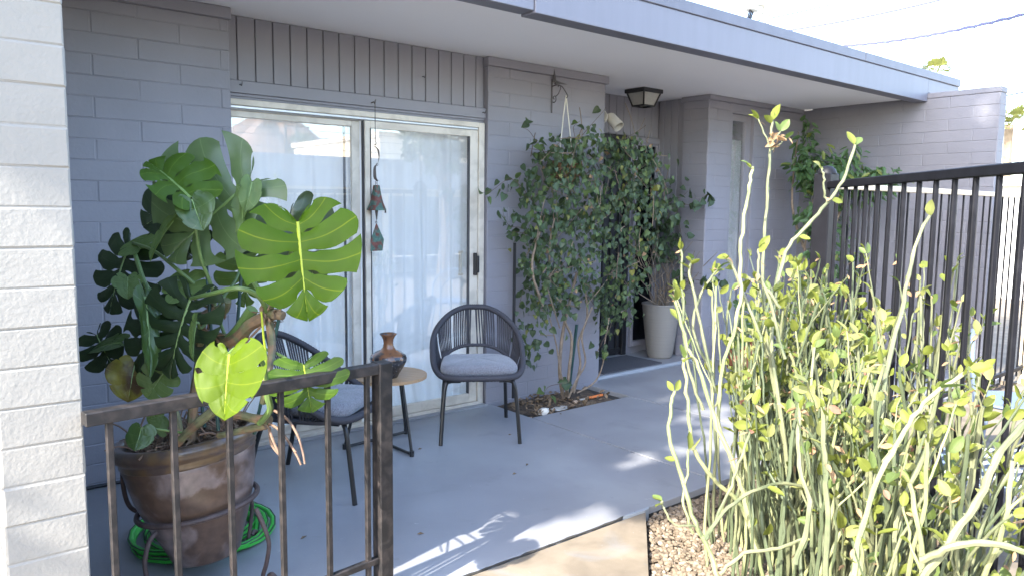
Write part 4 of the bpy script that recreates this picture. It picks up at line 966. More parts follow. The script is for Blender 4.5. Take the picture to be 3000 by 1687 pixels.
for node, k in ((N1, 34), (N2, 16), (N3, 10), ((0.975, 2.466, 1.078), 26)):
    for i in range(k):
        p = Vector(node)+Vector((rn.uniform(-1, 1)*.035, rn.uniform(-1, 1)*.03, rn.uniform(-1, 1)*.03)); s = rn.uniform(.008, .022)
        M = Matrix.Translation(p) @ Matrix.Rotation(rn.uniform(0, 6.3), 4, 'Z') @ Matrix.Rotation(rn.uniform(-1.5, 1.5), 4, 'X') @ Matrix.Scale(s, 4)
        b.add([M @ Vector(q) for q in [(0, -1, 0), (.4, -.2, .3), (.35, .5, .1), (0, 1.2, .25), (-.35, .45, .2), (-.4, -.3, .05), (0, 0, -.15)]], [(6, 0, 1), (6, 1, 2), (6, 2, 3), (6, 3, 4), (6, 4, 5), (6, 5, 0)])
tag(obj('dry_sheaths', b, 'dry_debris', mon), kind='stuff')
for i, (p, q, l) in enumerate([((0.838, 2.718, 1.247), (0.843, 2.658, 0.647), 'dark green stake standing left in the monstera between its trunks'),
                 ((0.982, 2.776, 1.201), (0.919, 2.772, 0.606), 'dark green stake leaning in the middle of the monstera'),
                 ((0.999, 2.460, 1.083), (0.926, 2.538, 0.648), 'dark green stake leaning right in the monstera beside the chair'),
                 ((0.812, 2.889, 1.194), (0.843, 2.811, 0.623), 'thin dark green stake behind the lower left leaves of the monstera')]):
    tag(obj('plant_stake', MB().tube([p, q], .0062, 8), 'stake_green', None, True), l, 'stake', 'stakes in the monstera pot')

# ================================================================ SMALL LEAVES FOR THE OTHER PLANTS
LM = {}
def small_leaf(kind, m, var):
    key = (kind, m, var)
    if key in LM: return LM[key]
    rn = random.Random(var*7+len(kind))
    out = {'heart': [(.0, .0), (.30, -.12), (.47, .10), (.42, .38), (.24, .70), (0, 1.0)],
           'oval': [(.0, .0), (.16, .10), (.27, .34), (.27, .58), (.16, .83), (0, 1.0)],
           'lance': [(.0, .0), (.12, .14), (.20, .36), (.185, .6), (.10, .84), (0, 1.0)]}[kind]
    fold = {'heart': .22, 'oval': .45, 'lance': .35}[kind]*rn.uniform(.4, 1.5); dr = rn.uniform(.02, .3)
    vs = []; uv = []
    zf = lambda x, y: fold*abs(x)-dr*y*y+.03*math.sin(y*7+var)
    for (x, y) in out:
        for sx in ((-1, -.5, 0, .5, 1)): vs.append((x*sx, y if abs(sx) == 1 else y*.94+.03*(1-abs(sx)), zf(x*sx, y))); uv.append((.5 if sx == 0 else (.25 if abs(sx) == .5 else .05), y))
    fs = [(i*5+k, i*5+k+1, (i+1)*5+k+1, (i+1)*5+k) for i in range(5) for k in range(4)]
    me = bpy.data.meshes.new('leaf'); me.from_pydata(vs, [], fs); me.materials.append(MAT[m])
    me.polygons.foreach_set('use_smooth', [True]*len(fs)); lay = me.uv_layers.new(name='UVMap')
    for lp in me.loops: lay.data[lp.index].uv = uv[lp.vertex_index]
    LM[key] = me; return me
class LeafBatch:
    """leaves of one plant: the most visible 300 as parts, the rest joined into one part"""
    def __init__(s, parent, kind, limit=300): s.p = parent; s.k = kind; s.l = []; s.limit = limit
    def add(s, base, d, n_, size, m, kind=None): s.l.append((frame(base, d, n_) @ Matrix.Scale(size, 4), m, kind or s.k, random.randrange(4), size))
    def done(s, eye=Vector((0, 0, 1.44))):
        base = wloc(s.p); s.l.sort(key=lambda q: -(q[4]/(q[0].translation-eye).length)+(.004 if q[0].translation.z > 2.6 else 0)*0)
        for M, m, kd, var, _ in s.l[:s.limit]:
            o = link('leaf', small_leaf(kd, m, var), s.p); M2 = M.copy(); M2.translation = M.translation-base; o.matrix_basis = M2
        if len(s.l) > s.limit:
            vs, fs, uvs, mi, ms = [], [], [], [], []
            for M, m, kd, var, _ in s.l[s.limit:]:
                me = small_leaf(kd, m, var); o_ = len(vs)
                if m not in ms: ms.append(m)
                T = Matrix.Translation(-base) @ M
                vs += [tuple(T @ v.co) for v in me.vertices]
                for pl in me.polygons: fs.append([i+o_ for i in pl.vertices]); mi.append(ms.index(m))
                luv = {lp.vertex_index: tuple(me.uv_layers[0].data[lp.index].uv) for lp in me.loops}; uvs += [luv[i] for i in range(len(me.vertices))]
            me = bpy.data.meshes.new('foliage'); me.from_pydata(vs, [], fs)
            for m in ms: me.materials.append(MAT[m])
            me.polygons.foreach_set('material_index', mi); me.polygons.foreach_set('use_smooth', [True]*len(fs)); lay = me.uv_layers.new(name='UVMap')
            for lp in me.loops: lay.data[lp.index].uv = uvs[lp.vertex_index]
            tag(link('foliage', me, s.p), kind='stuff')
def inpoly(x, y, P):
    c = False; j = len(P)-1
    for i in range(len(P)):
        if (P[i][1] > y) != (P[j][1] > y) and x < (P[j][0]-P[i][0])*(y-P[i][1])/(P[j][1]-P[i][1])+P[i][0]: c = not c
        j = i
    return c

# ================================================================ VINE ON THE PIER
vine = thing('climbing_vine', 'dense dark green climbing vine with bare twisted stems in front of the pier', 'vine', (3.9, 4.05, -.03))
VB = LeafBatch(vine, 'heart')
OUT = [(p[0], p[2]) for p in [(3.471, 4.030, 1.839), (3.563, 4.030, 1.963), (3.728, 4.030, 1.914), (3.930, 4.030, 2.001), (4.146, 4.030, 1.940), (4.407, 4.030, 2.035), (4.651, 4.030, 1.905), (4.800, 4.030, 1.832), (4.725, 4.030, 1.638), (4.860, 4.030, 1.476), (4.743, 4.030, 1.255), (4.671, 4.030, 1.008), (4.599, 4.030, 0.762), (4.525, 4.030, 0.574), (4.352, 4.030, 0.425), (4.189, 4.030, 0.682), (3.966, 4.030, 0.751), (3.793, 4.030, 0.661), (3.622, 4.030, 0.725), (3.577, 4.030, 0.479), (3.499, 4.030, 0.300), (3.447, 4.030, 0.492), (3.490, 4.030, 0.784), (3.375, 4.030, 1.032), (3.418, 4.030, 1.246), (3.308, 4.030, 1.366), (3.444, 4.030, 1.556)]]
xs = [p[0] for p in OUT]; zs = [p[1] for p in OUT]; rn = random.Random(41)
clump = [(rn.uniform(min(xs), max(xs)), rn.uniform(min(zs), max(zs)), rn.uniform(.05, .12)) for _ in range(26)]
cnt = 0
while cnt < 2450:
    x, z = rn.uniform(min(xs), max(xs)), rn.uniform(min(zs), max(zs))
    if not inpoly(x, z, OUT): continue
    if any((x-a)**2+(z-c)**2 < r_*r_ for a, c, r_ in clump) and rn.random() < .72: continue
    if z < 1.25 and x > 3.75 and x < 4.2 and rn.random() < .4: continue
    cnt += 1
    y = 4.05+rn.gauss(0, .10)-(.05 if z > 1 else 0); y = max(3.78, min(4.27, y))
    d = Vector((rn.gauss(0, .5), rn.gauss(-.25, .35), -1+rn.gauss(0, .45))); n_ = Vector((rn.gauss(0, .5), -1+rn.gauss(0, .35), .35+rn.gauss(0, .4)))
    VB.add((x, y, z), d, n_, rn.uniform(.025, .055), rn.choices(['vine_leaf', 'vine_leaf_light', 'vine_leaf_yellow'], [70, 26, 4])[0])
def spray(P, nl, s0, s1, batch, ms, stem='vine_bark_dark', r=.0028, owner=None, spread=.03, hang=.6):
    P = crom(P, 5); obj('twig', MB().tube(P, [r*(1-.6*i/(len(P)-1)) for i in range(len(P))], 5), stem, owner, True)
    for i in range(nl):
        p = P[rn.randrange(1, len(P))]; q = p+Vector((rn.gauss(0, spread), rn.gauss(0, spread), rn.gauss(0, spread)))
        batch.add(q, (rn.gauss(0, .6), rn.gauss(-.2, .5), -hang+rn.gauss(0, .5)), (rn.gauss(0, .5), -1, .4+rn.gauss(0, .4)), rn.uniform(s0, s1), rn.choice(ms))
VL = ['vine_leaf', 'vine_leaf', 'vine_leaf_light']
for P, k in [([(3.671, 4.100, 1.364), (3.538, 4.100, 1.486), (3.363, 4.120, 1.637), (3.183, 4.120, 1.551), (3.081, 4.120, 1.537)], 24),
             ([(3.634, 4.100, 1.560), (3.489, 4.100, 1.509), (3.409, 4.100, 1.603), (3.423, 4.100, 1.663)], 9),
             ([(3.695, 4.100, 1.782), (3.578, 4.100, 1.897), (3.497, 4.100, 1.975), (3.434, 4.100, 1.994)], 7),
             ([(3.709, 4.080, 1.831), (3.562, 4.080, 1.847), (3.466, 4.080, 1.853)], 6),
             ([(3.674, 4.100, 1.215), (3.477, 4.100, 1.292), (3.320, 4.100, 1.317), (3.258, 4.100, 1.435)], 11),
             ([(3.607, 4.100, 1.241), (3.383, 4.100, 1.269), (3.352, 4.100, 1.245)], 8),
             ([(3.979, 4.150, 1.899), (4.149, 4.180, 2.039), (4.353, 4.220, 2.189), (4.422, 4.250, 2.237)], 5),
             ([(3.965, 4.100, 1.921), (3.927, 4.100, 2.030), (3.996, 4.100, 2.085)], 5),
             ([(3.678, 4.100, 1.015), (3.515, 4.100, 0.973), (3.422, 4.100, 0.732)], 10),
             ([(3.812, 4.000, 0.149), (3.595, 3.950, 0.163), (3.520, 3.920, 0.130)], 6),
             ([(4.114, 4.000, 0.320), (4.133, 3.950, 0.432), (4.191, 3.920, 0.562), (4.151, 3.920, 0.618)], 14),
             ([(4.353, 4.000, 1.575), (4.486, 3.950, 1.735), (4.608, 3.920, 1.818), (4.663, 3.900, 1.873)], 9)]:
    spray(P, k, .035, .07, VB, VL, owner=vine)
for P, r in [([(3.856, 4.080, 0.008), (3.796, 4.060, 0.244), (3.808, 4.050, 0.503), (3.863, 4.050, 0.704), (3.973, 4.080, 0.953)], .014),
             ([(3.872, 4.060, 0.023), (3.866, 4.030, 0.240), (3.875, 4.020, 0.475), (3.802, 4.020, 0.610), (3.773, 4.050, 0.813)], .012),
             ([(3.943, 4.060, 0.039), (4.000, 4.050, 0.246), (3.977, 4.050, 0.434), (4.063, 4.050, 0.610), (4.048, 4.060, 0.821)], .010),
             ([(3.889, 4.040, 0.025), (3.759, 4.000, 0.208), (3.702, 4.000, 0.445), (3.648, 4.020, 0.649)], .007),
             ([(3.852, 4.020, 0.021), (3.918, 4.000, 0.160), (4.005, 4.000, 0.280), (3.962, 4.000, 0.495), (4.065, 4.000, 0.695)], .008),
             ([(3.960, 4.040, 0.041), (4.102, 4.000, 0.108), (4.161, 3.970, 0.240), (4.160, 3.950, 0.429), (4.202, 3.950, 0.611)], .006),
             ([(3.562, 4.000, 0.745), (3.503, 3.980, 0.837), (3.424, 3.950, 0.964), (3.416, 3.950, 1.084), (3.477, 3.970, 1.224), (3.550, 4.000, 1.318)], .010),
             ([(3.631, 4.000, 0.901), (3.603, 3.980, 1.027), (3.600, 3.970, 1.222), (3.663, 4.000, 1.366)], .008),
             ([(3.564, 3.970, 0.944), (3.700, 3.940, 1.001), (3.860, 3.930, 1.032), (4.009, 3.920, 1.052)], .004),
             ([(3.521, 3.960, 0.983), (3.560, 3.950, 1.030), (3.608, 3.950, 1.065)], .004),
             ([(3.733, 4.000, 0.568), (3.616, 3.970, 0.781), (3.546, 3.950, 0.910)], .005),
             ([(3.938, 4.000, 0.704), (3.725, 3.960, 0.750), (3.647, 3.950, 0.806)], .006)]:
    P = crom(P, 5); obj('stem', MB().tube(P, [r*(1.1-.4*i/(len(P)-1)) for i in range(len(P))], 7), 'vine_bark', vine, True)
for i in range(130):
    x, z = rn.uniform(min(xs), max(xs)), rn.uniform(min(zs), max(zs))
    if not inpoly(x, z, OUT): continue
    p = Vector((x, 3.97+rn.gauss(0, .08), z)); d = Vector((rn.gauss(0, .12), rn.gauss(0, .06), rn.uniform(-.1, .3)))
    obj('twig', MB().tube(bez(p, p+d*.5+Vector((rn.gauss(0, .03), 0, 0)), p+d, 5), rn.uniform(.0018, .0036), 5), rn.choice(['vine_bark', 'vine_bark', 'vine_bark_dark']), vine, True)
for i in range(70):   # dry bracts among the leaves
    while True:
        x, z = rn.uniform(min(xs), max(xs)), rn.uniform(min(zs), max(zs))
        if inpoly(x, z, OUT): break
    if z < 1.7 and rn.random() < .5: continue
    VB.add((x, 3.98+rn.gauss(0, .1), z), (rn.gauss(0, 1), rn.gauss(0, .5), rn.gauss(0, 1)), (rn.gauss(0, .6), -1, rn.gauss(0, .6)), rn.uniform(.02, .04), 'vine_dry')
VB.done()
tag(obj('plant_stake', MB().tube([(3.460, 4.200, 1.186), (3.420, 4.150, 0.061)], .011, 8), 'stake_black', None, True), 'black bamboo pole leaning on the pier left of the vine', 'pole')
tag(obj('plant_stake', MB().tube([(4.062, 4.160, 0.543), (3.944, 4.120, -0.013)], .012, 8), 'stake_green', None, True), 'green pole standing behind the vine trunks', 'pole')

# ================================================================ PLANT IN THE TALL PLANTER
ent = thing('potted_vine', 'twiggy half bare vine growing in the tall grey planter', 'vine', (5.63, 4.62, .5))
EB = LeafBatch(ent, 'heart')
for i in range(20):
    a = rn.uniform(0, 6.28); p = Vector((5.63+.06*math.cos(a), 4.62+.06*math.sin(a), .52)); d = Vector((rn.gauss(0, .22), rn.gauss(0, .16), rn.uniform(.25, .6)))
    m_ = p+d*.5+Vector((rn.gauss(0, .07), rn.gauss(0, .07), 0)); P = bez(p, m_, p+d, 7)
    obj('stem', MB().tube(P, [rn.uniform(.005, .009)*(1-.7*k/7) for k in range(8)], 6), 'vine_bark', ent, True)
    for j in range(2):
        q = P[rn.randrange(3, 8)]; d2 = Vector((rn.gauss(0, .15), rn.gauss(0, .12), rn.uniform(.05, .35))); P2 = bez(q, q+d2*.5+Vector((rn.gauss(0, .05), 0, 0)), q+d2, 5)
        obj('twig', MB().tube(P2, [.004*(1-.6*k/5) for k in range(6)], 5), 'vine_bark', ent, True)
for i in range(230):
    x, z = 5.70+rn.gauss(0, .15), .95+abs(rn.gauss(0, .36)); y = 4.66+rn.gauss(0, .10)
    if x > 5.8: x = 5.78-rn.random()*.2
    EB.add((x, min(y, 4.86), min(z, 1.72)), (rn.gauss(0, .6), rn.gauss(-.2, .5), -.7+rn.gauss(0, .5)), (rn.gauss(0, .5), -1, .4), rn.uniform(.035, .065), 'vine_leaf')
for P, k in [([(5.72, 4.45, 1.1), (5.421, 4.300, 1.451), (5.535, 4.220, 1.483), (5.677, 4.200, 1.561), (5.742, 4.200, 1.571)], 22), ([(5.7, 4.5, .8), (5.479, 4.300, 0.836), (5.598, 4.200, 0.807), (5.839, 4.150, 0.767)], 26), ([(5.7, 4.6, 1.2), (5.425, 4.400, 1.481), (5.552, 4.350, 1.559), (5.558, 4.300, 1.605)], 14)]:
    spray(P, k, .045, .085, EB, ['vine_leaf'], owner=ent, spread=.04)
EB.done()

# ================================================================ FICUS BY THE RIGHT WALL
fic = thing('ficus_shrub', 'leafy green ficus shrub standing in the back corner by the right wall', 'shrub', (6.85, 3.85, -.05))
FB = LeafBatch(fic, 'lance')
for P in [[(6.85, 3.85, -.05), (6.87, 3.84, .6), (6.83, 3.86, 1.1), (6.88, 3.8, 1.7)], [(6.86, 3.84, .6), (6.95, 3.7, 1.1), (6.98, 3.55, 1.6), (7.0, 3.45, 1.85)], [(6.86, 3.85, 1.0), (6.8, 4.0, 1.5), (6.85, 4.0, 2.2)]]:
    P = crom(P, 5); obj('stem', MB().tube(P, [.018*(1-.7*i/(len(P)-1)) for i in range(len(P))], 7), 'vine_bark', fic, True)
for (cx, cy, cz, rx, rz_, k) in [(6.9, 3.85, 1.85, .24, .26, 330), (6.95, 3.55, 1.72, .24, .24, 300), (6.9, 3.97, 2.15, .1, .18, 45), (7.0, 3.35, 1.68, .17, .15, 120), (7.0, 3.22, 1.74, .15, .13, 70), (6.9, 3.75, 1.35, .26, .25, 190), (6.9, 3.6, .95, .28, .3, 150), (7.0, 3.5, 1.98, .1, .1, 28)]:
    for i in range(k):
        v = Vector((rn.gauss(0, 1), rn.gauss(0, 1), rn.gauss(0, 1))).normalized()*(rn.random()**.4); p = Vector((cx+v.x*rx, cy+v.y*rx, cz+v.z*rz_)); p.x = min(p.x, 7.38); p.y = min(p.y, 4.25)
        FB.add(p, (v.x+rn.gauss(0, .5), v.y+rn.gauss(-.3, .5), -.5+rn.gauss(0, .4)), (v.x-.3, v.y-.8, .8+rn.gauss(0, .4)), rn.uniform(.065, .112), 'ficus_leaf' if rn.random() < .93 else 'ficus_leaf_yellow')
FB.done()

# ================================================================ THE SUCCULENT BESIDE THE WALK
rn = random.Random(77)
class Succulent:
    def __init__(s, label, loc):
        s.t = thing('slipper_plant', label, 'succulent', loc, 'clumps of tall stick succulent along the fence'); s.B = LeafBatch(s.t, 'oval', 290); s.nstem = 0; s.more = MB()
    def stem(s, P, r0, r1, m='slipper_stem', k=4, leaves=3, tip=True, ls=(.034, .074)):
        P = crom(P, k); n = len(P); rad = []
        for i in range(n):
            t = i/(n-1); rad.append(.86*(r0+(r1-r0)*t)*(1.0+(.16 if i % 3 == 0 else 0)))
        # small kinks between the joints
        Q = [P[0]]+[p+Vector((rn.gauss(0, .0022), rn.gauss(0, .0022), 0)) for p in P[1:-1]]+[P[-1]]
        b = MB().tube(Q, rad, 7)
        for i in range(2, n-1, 3):          # leaf scars at the joints
            d = Vector((rn.gauss(0, 1), rn.gauss(0, 1), .3)).normalized(); p = Q[i]+d*rad[i]*.7
            b.tube([p, p+d*rad[i]*.75], [rad[i]*.35, rad[i]*.12], 4)
        if s.nstem < 290: obj('stem', b, m, s.t, True, 50); s.nstem += 1
        else: s.more.add(b.v, b.f)
        for i in range(leaves):
            j = min(n-2, int(n*(1-.5*rn.random()**1.3))); p = Q[j]; s.leaf(p, Q[j]-Q[j-1], ls, rad[j])
        if tip:
            d = (Q[-1]-Q[-2]).normalized()
            for q in range(rn.choice([1, 2, 2, 3])): s.leaf(Q[-1], d*1.5, (ls[0]*.7, ls[1]*.85), rad[-1], .5)
        return Q, rad
    def leaf(s, p, axis, ls, r, spread=1.1):
        a = axis.normalized(); o = Vector((rn.gauss(0, 1), rn.gauss(0, 1), rn.gauss(0, .4))); o = (o-a*o.dot(a)).normalized()
        d = a*.75+o*spread; q = rn.random(); m = 'slipper_leaf' if q < .46 else 'slipper_leaf_green' if q < .60 else 'slipper_leaf_pale' if q < .78 else 'slipper_dry' if q < .985 else 'slipper_red'
        sz = rn.uniform(*ls)*(.62 if m in ('slipper_dry', 'slipper_red') else 1)
        n_ = Vector((rn.gauss(-.2, .6), rn.gauss(-.5, .6), rn.gauss(.8, .5)))
        if m in ('slipper_dry', 'slipper_red'): d = o+Vector((0, 0, -.5))
        s.B.add(p+o*r*.8, d, n_, sz, m, 'lance' if m in ('slipper_dry',) else 'oval')
    def done(s):
        s.B.done()
        if s.more.v: tag(obj('stems', s.more, 'slipper_stem', s.t, True, 50), kind='stuff')
    def random_stem(s, base, lean, h, r0, m, forks=1):
        b0 = Vector(base); d = Vector((lean[0], lean[1], h)); P = [b0]
        for i in range(1, 6):
            t = i/5; P.append(b0+Vector((d.x*t**1.5, d.y*t**1.5, d.z*t))+Vector((rn.gauss(0, .012), rn.gauss(0, .012), 0)))
        Q, rad = s.stem(P, r0, r0*.62, m, leaves=rn.choice([0, 1, 1, 2]), tip=True)
        for f in range(forks):
            j = int(len(Q)*rn.uniform(.4, .85)); p = Q[j]; d2 = (Q[j]-Q[j-1]).normalized()+Vector((rn.gauss(0, .45), rn.gauss(0, .45), .25)); d2 = d2.normalized()*rn.uniform(.12, .42)
            s.stem([p, p+d2*.3+Vector((0, 0, -.005)), p+d2*.65+Vector((0, 0, .02)), p+d2+Vector((0, 0, .05))], rad[j]*.8, rad[j]*.5, m, 3, leaves=rn.choice([1, 2, 2, 3]))
SA = Succulent('sunlit stick succulent clump with the tallest bare stems beside the tan walk', (2.75, 1.75, -.05))
SB = Succulent('dense stick succulent clump with round yellow green leaves in the foreground at the right', (2.6, 1.2, -.05))
SC = Succulent('stick succulent clump farther back with its stems leaning against the fence pickets', (3.6, 2.0, -.05))
# stems one can pick out one by one
for P, r0, r1, m, lv in [
 ([(2.383, 1.435, 0.072), (2.338, 1.468, 0.325), (2.275, 1.524, 0.549), (2.247, 1.565, 0.685), (2.247, 1.563, 0.852), (2.269, 1.540, 1.003), (2.302, 1.532, 1.147), (2.307, 1.548, 1.291), (2.323, 1.550, 1.399), (2.347, 1.547, 1.525), (2.359, 1.547, 1.591)], .0085, .0062, 'slipper_stem_cream', 2),
 ([(2.626, 1.424, 0.025), (2.609, 1.492, 0.417), (2.587, 1.555, 0.743), (2.572, 1.603, 1.004), (2.580, 1.624, 1.200), (2.600, 1.636, 1.409), (2.620, 1.645, 1.592), (2.631, 1.649, 1.684), (2.641, 1.655, 1.786)], .009, .0052, 'slipper_stem', 2),
 ([(2.333, 1.432, 0.229), (2.257, 1.467, 0.403), (2.166, 1.502, 0.497), (2.095, 1.549, 0.606), (2.087, 1.570, 0.712), (2.084, 1.590, 0.835), (2.082, 1.605, 0.932)], .009, .006, 'slipper_stem_cream', 0),
 ([(1.991, 1.349, 0.235), (1.959, 1.394, 0.375), (1.930, 1.431, 0.464), (1.912, 1.463, 0.591), (1.888, 1.499, 0.713), (1.898, 1.503, 0.800), (1.910, 1.502, 0.862)], .009, .0055, 'slipper_stem_cream', 1),
 ([(2.238, 1.386, 0.274), (2.212, 1.435, 0.476), (2.195, 1.462, 0.571), (2.153, 1.518, 0.725), (2.121, 1.568, 0.898), (2.093, 1.603, 0.987), (2.072, 1.640, 1.128)], .0105, .0055, 'slipper_stem_cream', 2),
 ([(2.472, 1.367, 0.110), (2.517, 1.460, 0.578), (2.544, 1.553, 0.947), (2.641, 1.580, 1.245), (2.724, 1.554, 1.362), (2.822, 1.514, 1.468), (2.886, 1.488, 1.557), (2.942, 1.474, 1.699)], .010, .006, 'slipper_stem', 4),
 ([(2.822, 1.514, 1.468), (2.820, 1.523, 1.517), (2.819, 1.531, 1.570), (2.816, 1.538, 1.603)], .005, .0045, 'slipper_stem', 1),
 ([(2.221, 1.018, 0.330), (2.523, 1.109, 0.900), (2.692, 1.138, 1.172), (2.736, 1.144, 1.283), (2.818, 1.126, 1.451)], .0095, .006, 'slipper_stem', 2),
 ([(1.965, 0.918, 0.441), (1.985, 0.918, 0.563), (2.032, 0.901, 0.716), (2.086, 0.872, 0.827), (2.143, 0.839, 0.924), (2.240, 0.772, 1.013)], .0098, .006, 'slipper_stem_cream', 4),
 ([(1.998, 0.766, 0.474), (2.066, 0.726, 0.591), (2.134, 0.686, 0.709), (2.176, 0.666, 0.810), (2.242, 0.625, 0.904)], .0125, .010, 'slipper_stem', 3),
 ([(2.009, 0.766, 0.545), (2.019, 0.701, 0.603), (2.071, 0.635, 0.621), (2.126, 0.562, 0.606)], .011, .009, 'slipper_stem', 1),
 ([(1.973, 1.345, 0.288), (2.035, 1.303, 0.353), (2.121, 1.236, 0.371), (2.199, 1.200, 0.390)], .007, .006, 'slipper_stem', 0),
 ([(1.953, 1.401, 0.387), (2.009, 1.367, 0.475), (2.107, 1.334, 0.530), (2.239, 1.292, 0.541), (2.372, 1.242, 0.495)], .007, .006, 'slipper_stem', 3),
 ([(1.959, 1.394, 0.375), (1.926, 1.416, 0.434), (1.868, 1.452, 0.443), (1.846, 1.478, 0.497), (1.843, 1.483, 0.518)], .0042, .0035, 'slipper_stem', 1),
 ([(1.929, 1.424, 0.408), (1.911, 1.450, 0.495), (1.923, 1.454, 0.593), (1.934, 1.456, 0.675)], .005, .004, 'slipper_stem_cream', 0),
 ([(1.960, 1.395, 0.387), (1.991, 1.379, 0.453), (2.041, 1.356, 0.584), (2.067, 1.346, 0.661), (2.119, 1.352, 0.729)], .006, .005, 'slipper_stem', 2),
 ([(2.070, 1.147, 0.369), (2.111, 1.134, 0.525), (2.143, 1.196, 0.685), (2.203, 1.232, 0.832)], .010, .007, 'slipper_stem', 2),
 ([(2.047, 1.036, 0.367), (2.063, 1.052, 0.586), (2.064, 1.072, 0.734), (2.069, 1.087, 0.873)], .010, .007, 'slipper_stem', 2),
]: SA.stem(P, r0, r1, m, 5, leaves=lv)
# leaf bearing tops at the left
for P in [[(2.288, 1.664, 0.701), (2.250, 1.721, 0.889), (2.253, 1.748, 1.104), (2.259, 1.769, 1.293)], [(2.325, 1.651, 0.827), (2.276, 1.715, 1.003), (2.314, 1.704, 1.143), (2.358, 1.678, 1.219)], [(2.285, 1.612, 0.777), (2.250, 1.683, 1.086), (2.238, 1.710, 1.209), (2.250, 1.707, 1.259)],
          [(2.382, 1.495, 0.973), (2.356, 1.533, 1.094), (2.321, 1.580, 1.228), (2.303, 1.601, 1.270)], [(2.441, 1.463, 1.095), (2.394, 1.513, 1.180), (2.366, 1.538, 1.192), (2.362, 1.542, 1.198)], [(2.445, 1.435, 0.913), (2.417, 1.482, 1.095), (2.391, 1.520, 1.216), (2.394, 1.530, 1.302)]]:
    SA.stem(P, .0065, .0045, 'slipper_stem', 5, leaves=3)
def scatter(S, n, A, B, wid, h0, h1, lean, mats, r0, forks=1):
    A, B = Vector(A), Vector(B)
    for i in range(n):
        t = rn.random(); p = A+(B-A)*t+Vector((rn.gauss(0, wid), rn.gauss(0, wid), 0)); a = rn.uniform(0, 6.28); q = rn.uniform(0, lean)
        # keep the clump off the walk
        d1 = (p.x-2.722)*.667-(p.y-2.283)*.745
        if d1 < .12: p += Vector((.667, -.745, 0))*(.12-d1)
        S.random_stem((p.x, p.y, -.06), (q*math.cos(a)+.03, q*math.sin(a)), rn.uniform(h0, h1), rn.uniform(*r0), rn.choice(mats), forks)
M1 = ['slipper_stem', 'slipper_stem_dark', 'slipper_stem_cream', 'slipper_stem_dark']
scatter(SA, 72, (2.55, 1.55, 0), (3.05, 1.95, 0), .09, .75, 1.22, .22, M1, (.006, .0095))
scatter(SB, 78, (2.2, 1.0, 0), (2.7, 1.4, 0), .10, .45, 1.08, .30, M1, (.006, .0105))
scatter(SB, 50, (2.05, .72, 0), (2.6, 1.0, 0), .07, .4, 1.0, .32, M1, (.007, .0115))
scatter(SC, 75, (3.15, 1.75, 0), (3.75, 2.0, 0), .10, .8, 1.28, .25, ['slipper_stem', 'slipper_stem_dark', 'slipper_stem_dark'], (.006, .0095))
scatter(SC, 34, (3.55, 1.6, 0), (2.85, .9, 0), .05, .8, 1.3, .28, ['slipper_stem'], (.006, .009))
# dry flower head on the tallest stem
for i in range(22): SA.B.add(Vector((2.624, 1.632, 1.711))+Vector((rn.gauss(0, .014), rn.gauss(0, .012), rn.gauss(0, .012))), (rn.gauss(0, 1), rn.gauss(-.5, .6), -.4+rn.gauss(0, .5)), (rn.gauss(0, .5), -1, rn.gauss(.3, .5)), rn.uniform(.02, .042), 'slipper_dry', 'lance')
for a, c in [((2.612, 1.638, 1.682), (2.582, 1.677, 1.786)), ((2.616, 1.633, 1.669), (2.663, 1.601, 1.719)), ((2.619, 1.634, 1.695), (2.644, 1.620, 1.741))]:
    SA.stem([a, (Vector(a)+Vector(c))/2, c], .004, .0032, 'slipper_stem', 3, leaves=1)
SA.done(); SB.done(); SC.done()

# small pots by the corner wall, partly hidden by the succulent
t = thing('potted_monstera', 'small split leaf monstera in a terracotta pot by the wall right of the entry', 'plant', (5.95, 3.95, 0))
obj('terracotta_pot', MB().lathe([(.0, 0), (.085, 0), (.12, .2), (.13, .2), (.13, .24), (.115, .24), (.11, .21), (0, .2)], 24, 5.95, 3.95, .0, cap=False), 'terracotta', t, True, 40)
for k, (p, q) in enumerate([((5.92, 3.9, .44), (5.80, 3.8, .34)), ((6.0, 3.9, .5), (6.1, 3.8, .42)), ((5.93, 3.95, .6), (5.85, 3.9, .55)), ((5.85, 3.9, .3), (5.72, 3.85, .22))]):
    monstera_leaf(t, p, q, (-.5, -.7, .5), .17, 'leaf_deep', n=5, depth=.4, gap=.4, seed=60+k)
    obj('petiole', MB().tube(bez((5.95, 3.95, .2), (5.95, 3.95, p[2]-.05), p, 6), .004, 6), 'petiole_green', t, True)
# chair with a striped cushion in the yard beyond the fence
t = thing('garden_lounger', 'black wire garden lounger with a grey and white striped cushion behind the fence', 'lounger', (3.5, 1.0, -.04), rz=R(138))
b = MB()
for i in range(13): b.tube([(-.30+.05*i, -.30, .34), (-.30+.05*i, .28, .36), (-.30+.05*i, .46, .78)], .004, 5)
for z_, y_ in ((.34, -.30), (.36, .28), (.58, .375), (.78, .46)): b.tube([(-.31, y_, z_), (.31, y_, z_)], .007, 6)
obj('wire_frame', b, 'chair_metal', t, True, local=True)
for sx in (-.29, .29):
    for sy in (-.28, .30): obj('leg', MB().tube([(sx, sy, .35), (sx*1.08, sy*1.12, 0)], .009, 8), 'chair_metal', t, True, local=True)
b = MB(); n = 12
for i in range(n): b.box(-.29, .29, -.30+.046*i, -.30+.046*(i+1)-.0005, .372, .432+.003*(i % 2), .006, i % 2)
obj('striped_cushion', b, ['stripe_white', 'stripe_grey'], t, local=True)
t = thing('garden_chair', 'pale blue metal chair with an arched back standing beyond the fence', 'chair', (5.0, 1.45, -.05), rz=R(20))
b = MB().tube(crom([(-.26, .2, .35), (-.26, .24, .62), (-.16, .25, .76), (0, .25, .79), (.16, .25, .76), (.26, .24, .62), (.26, .2, .35)], 6), .012, 8)
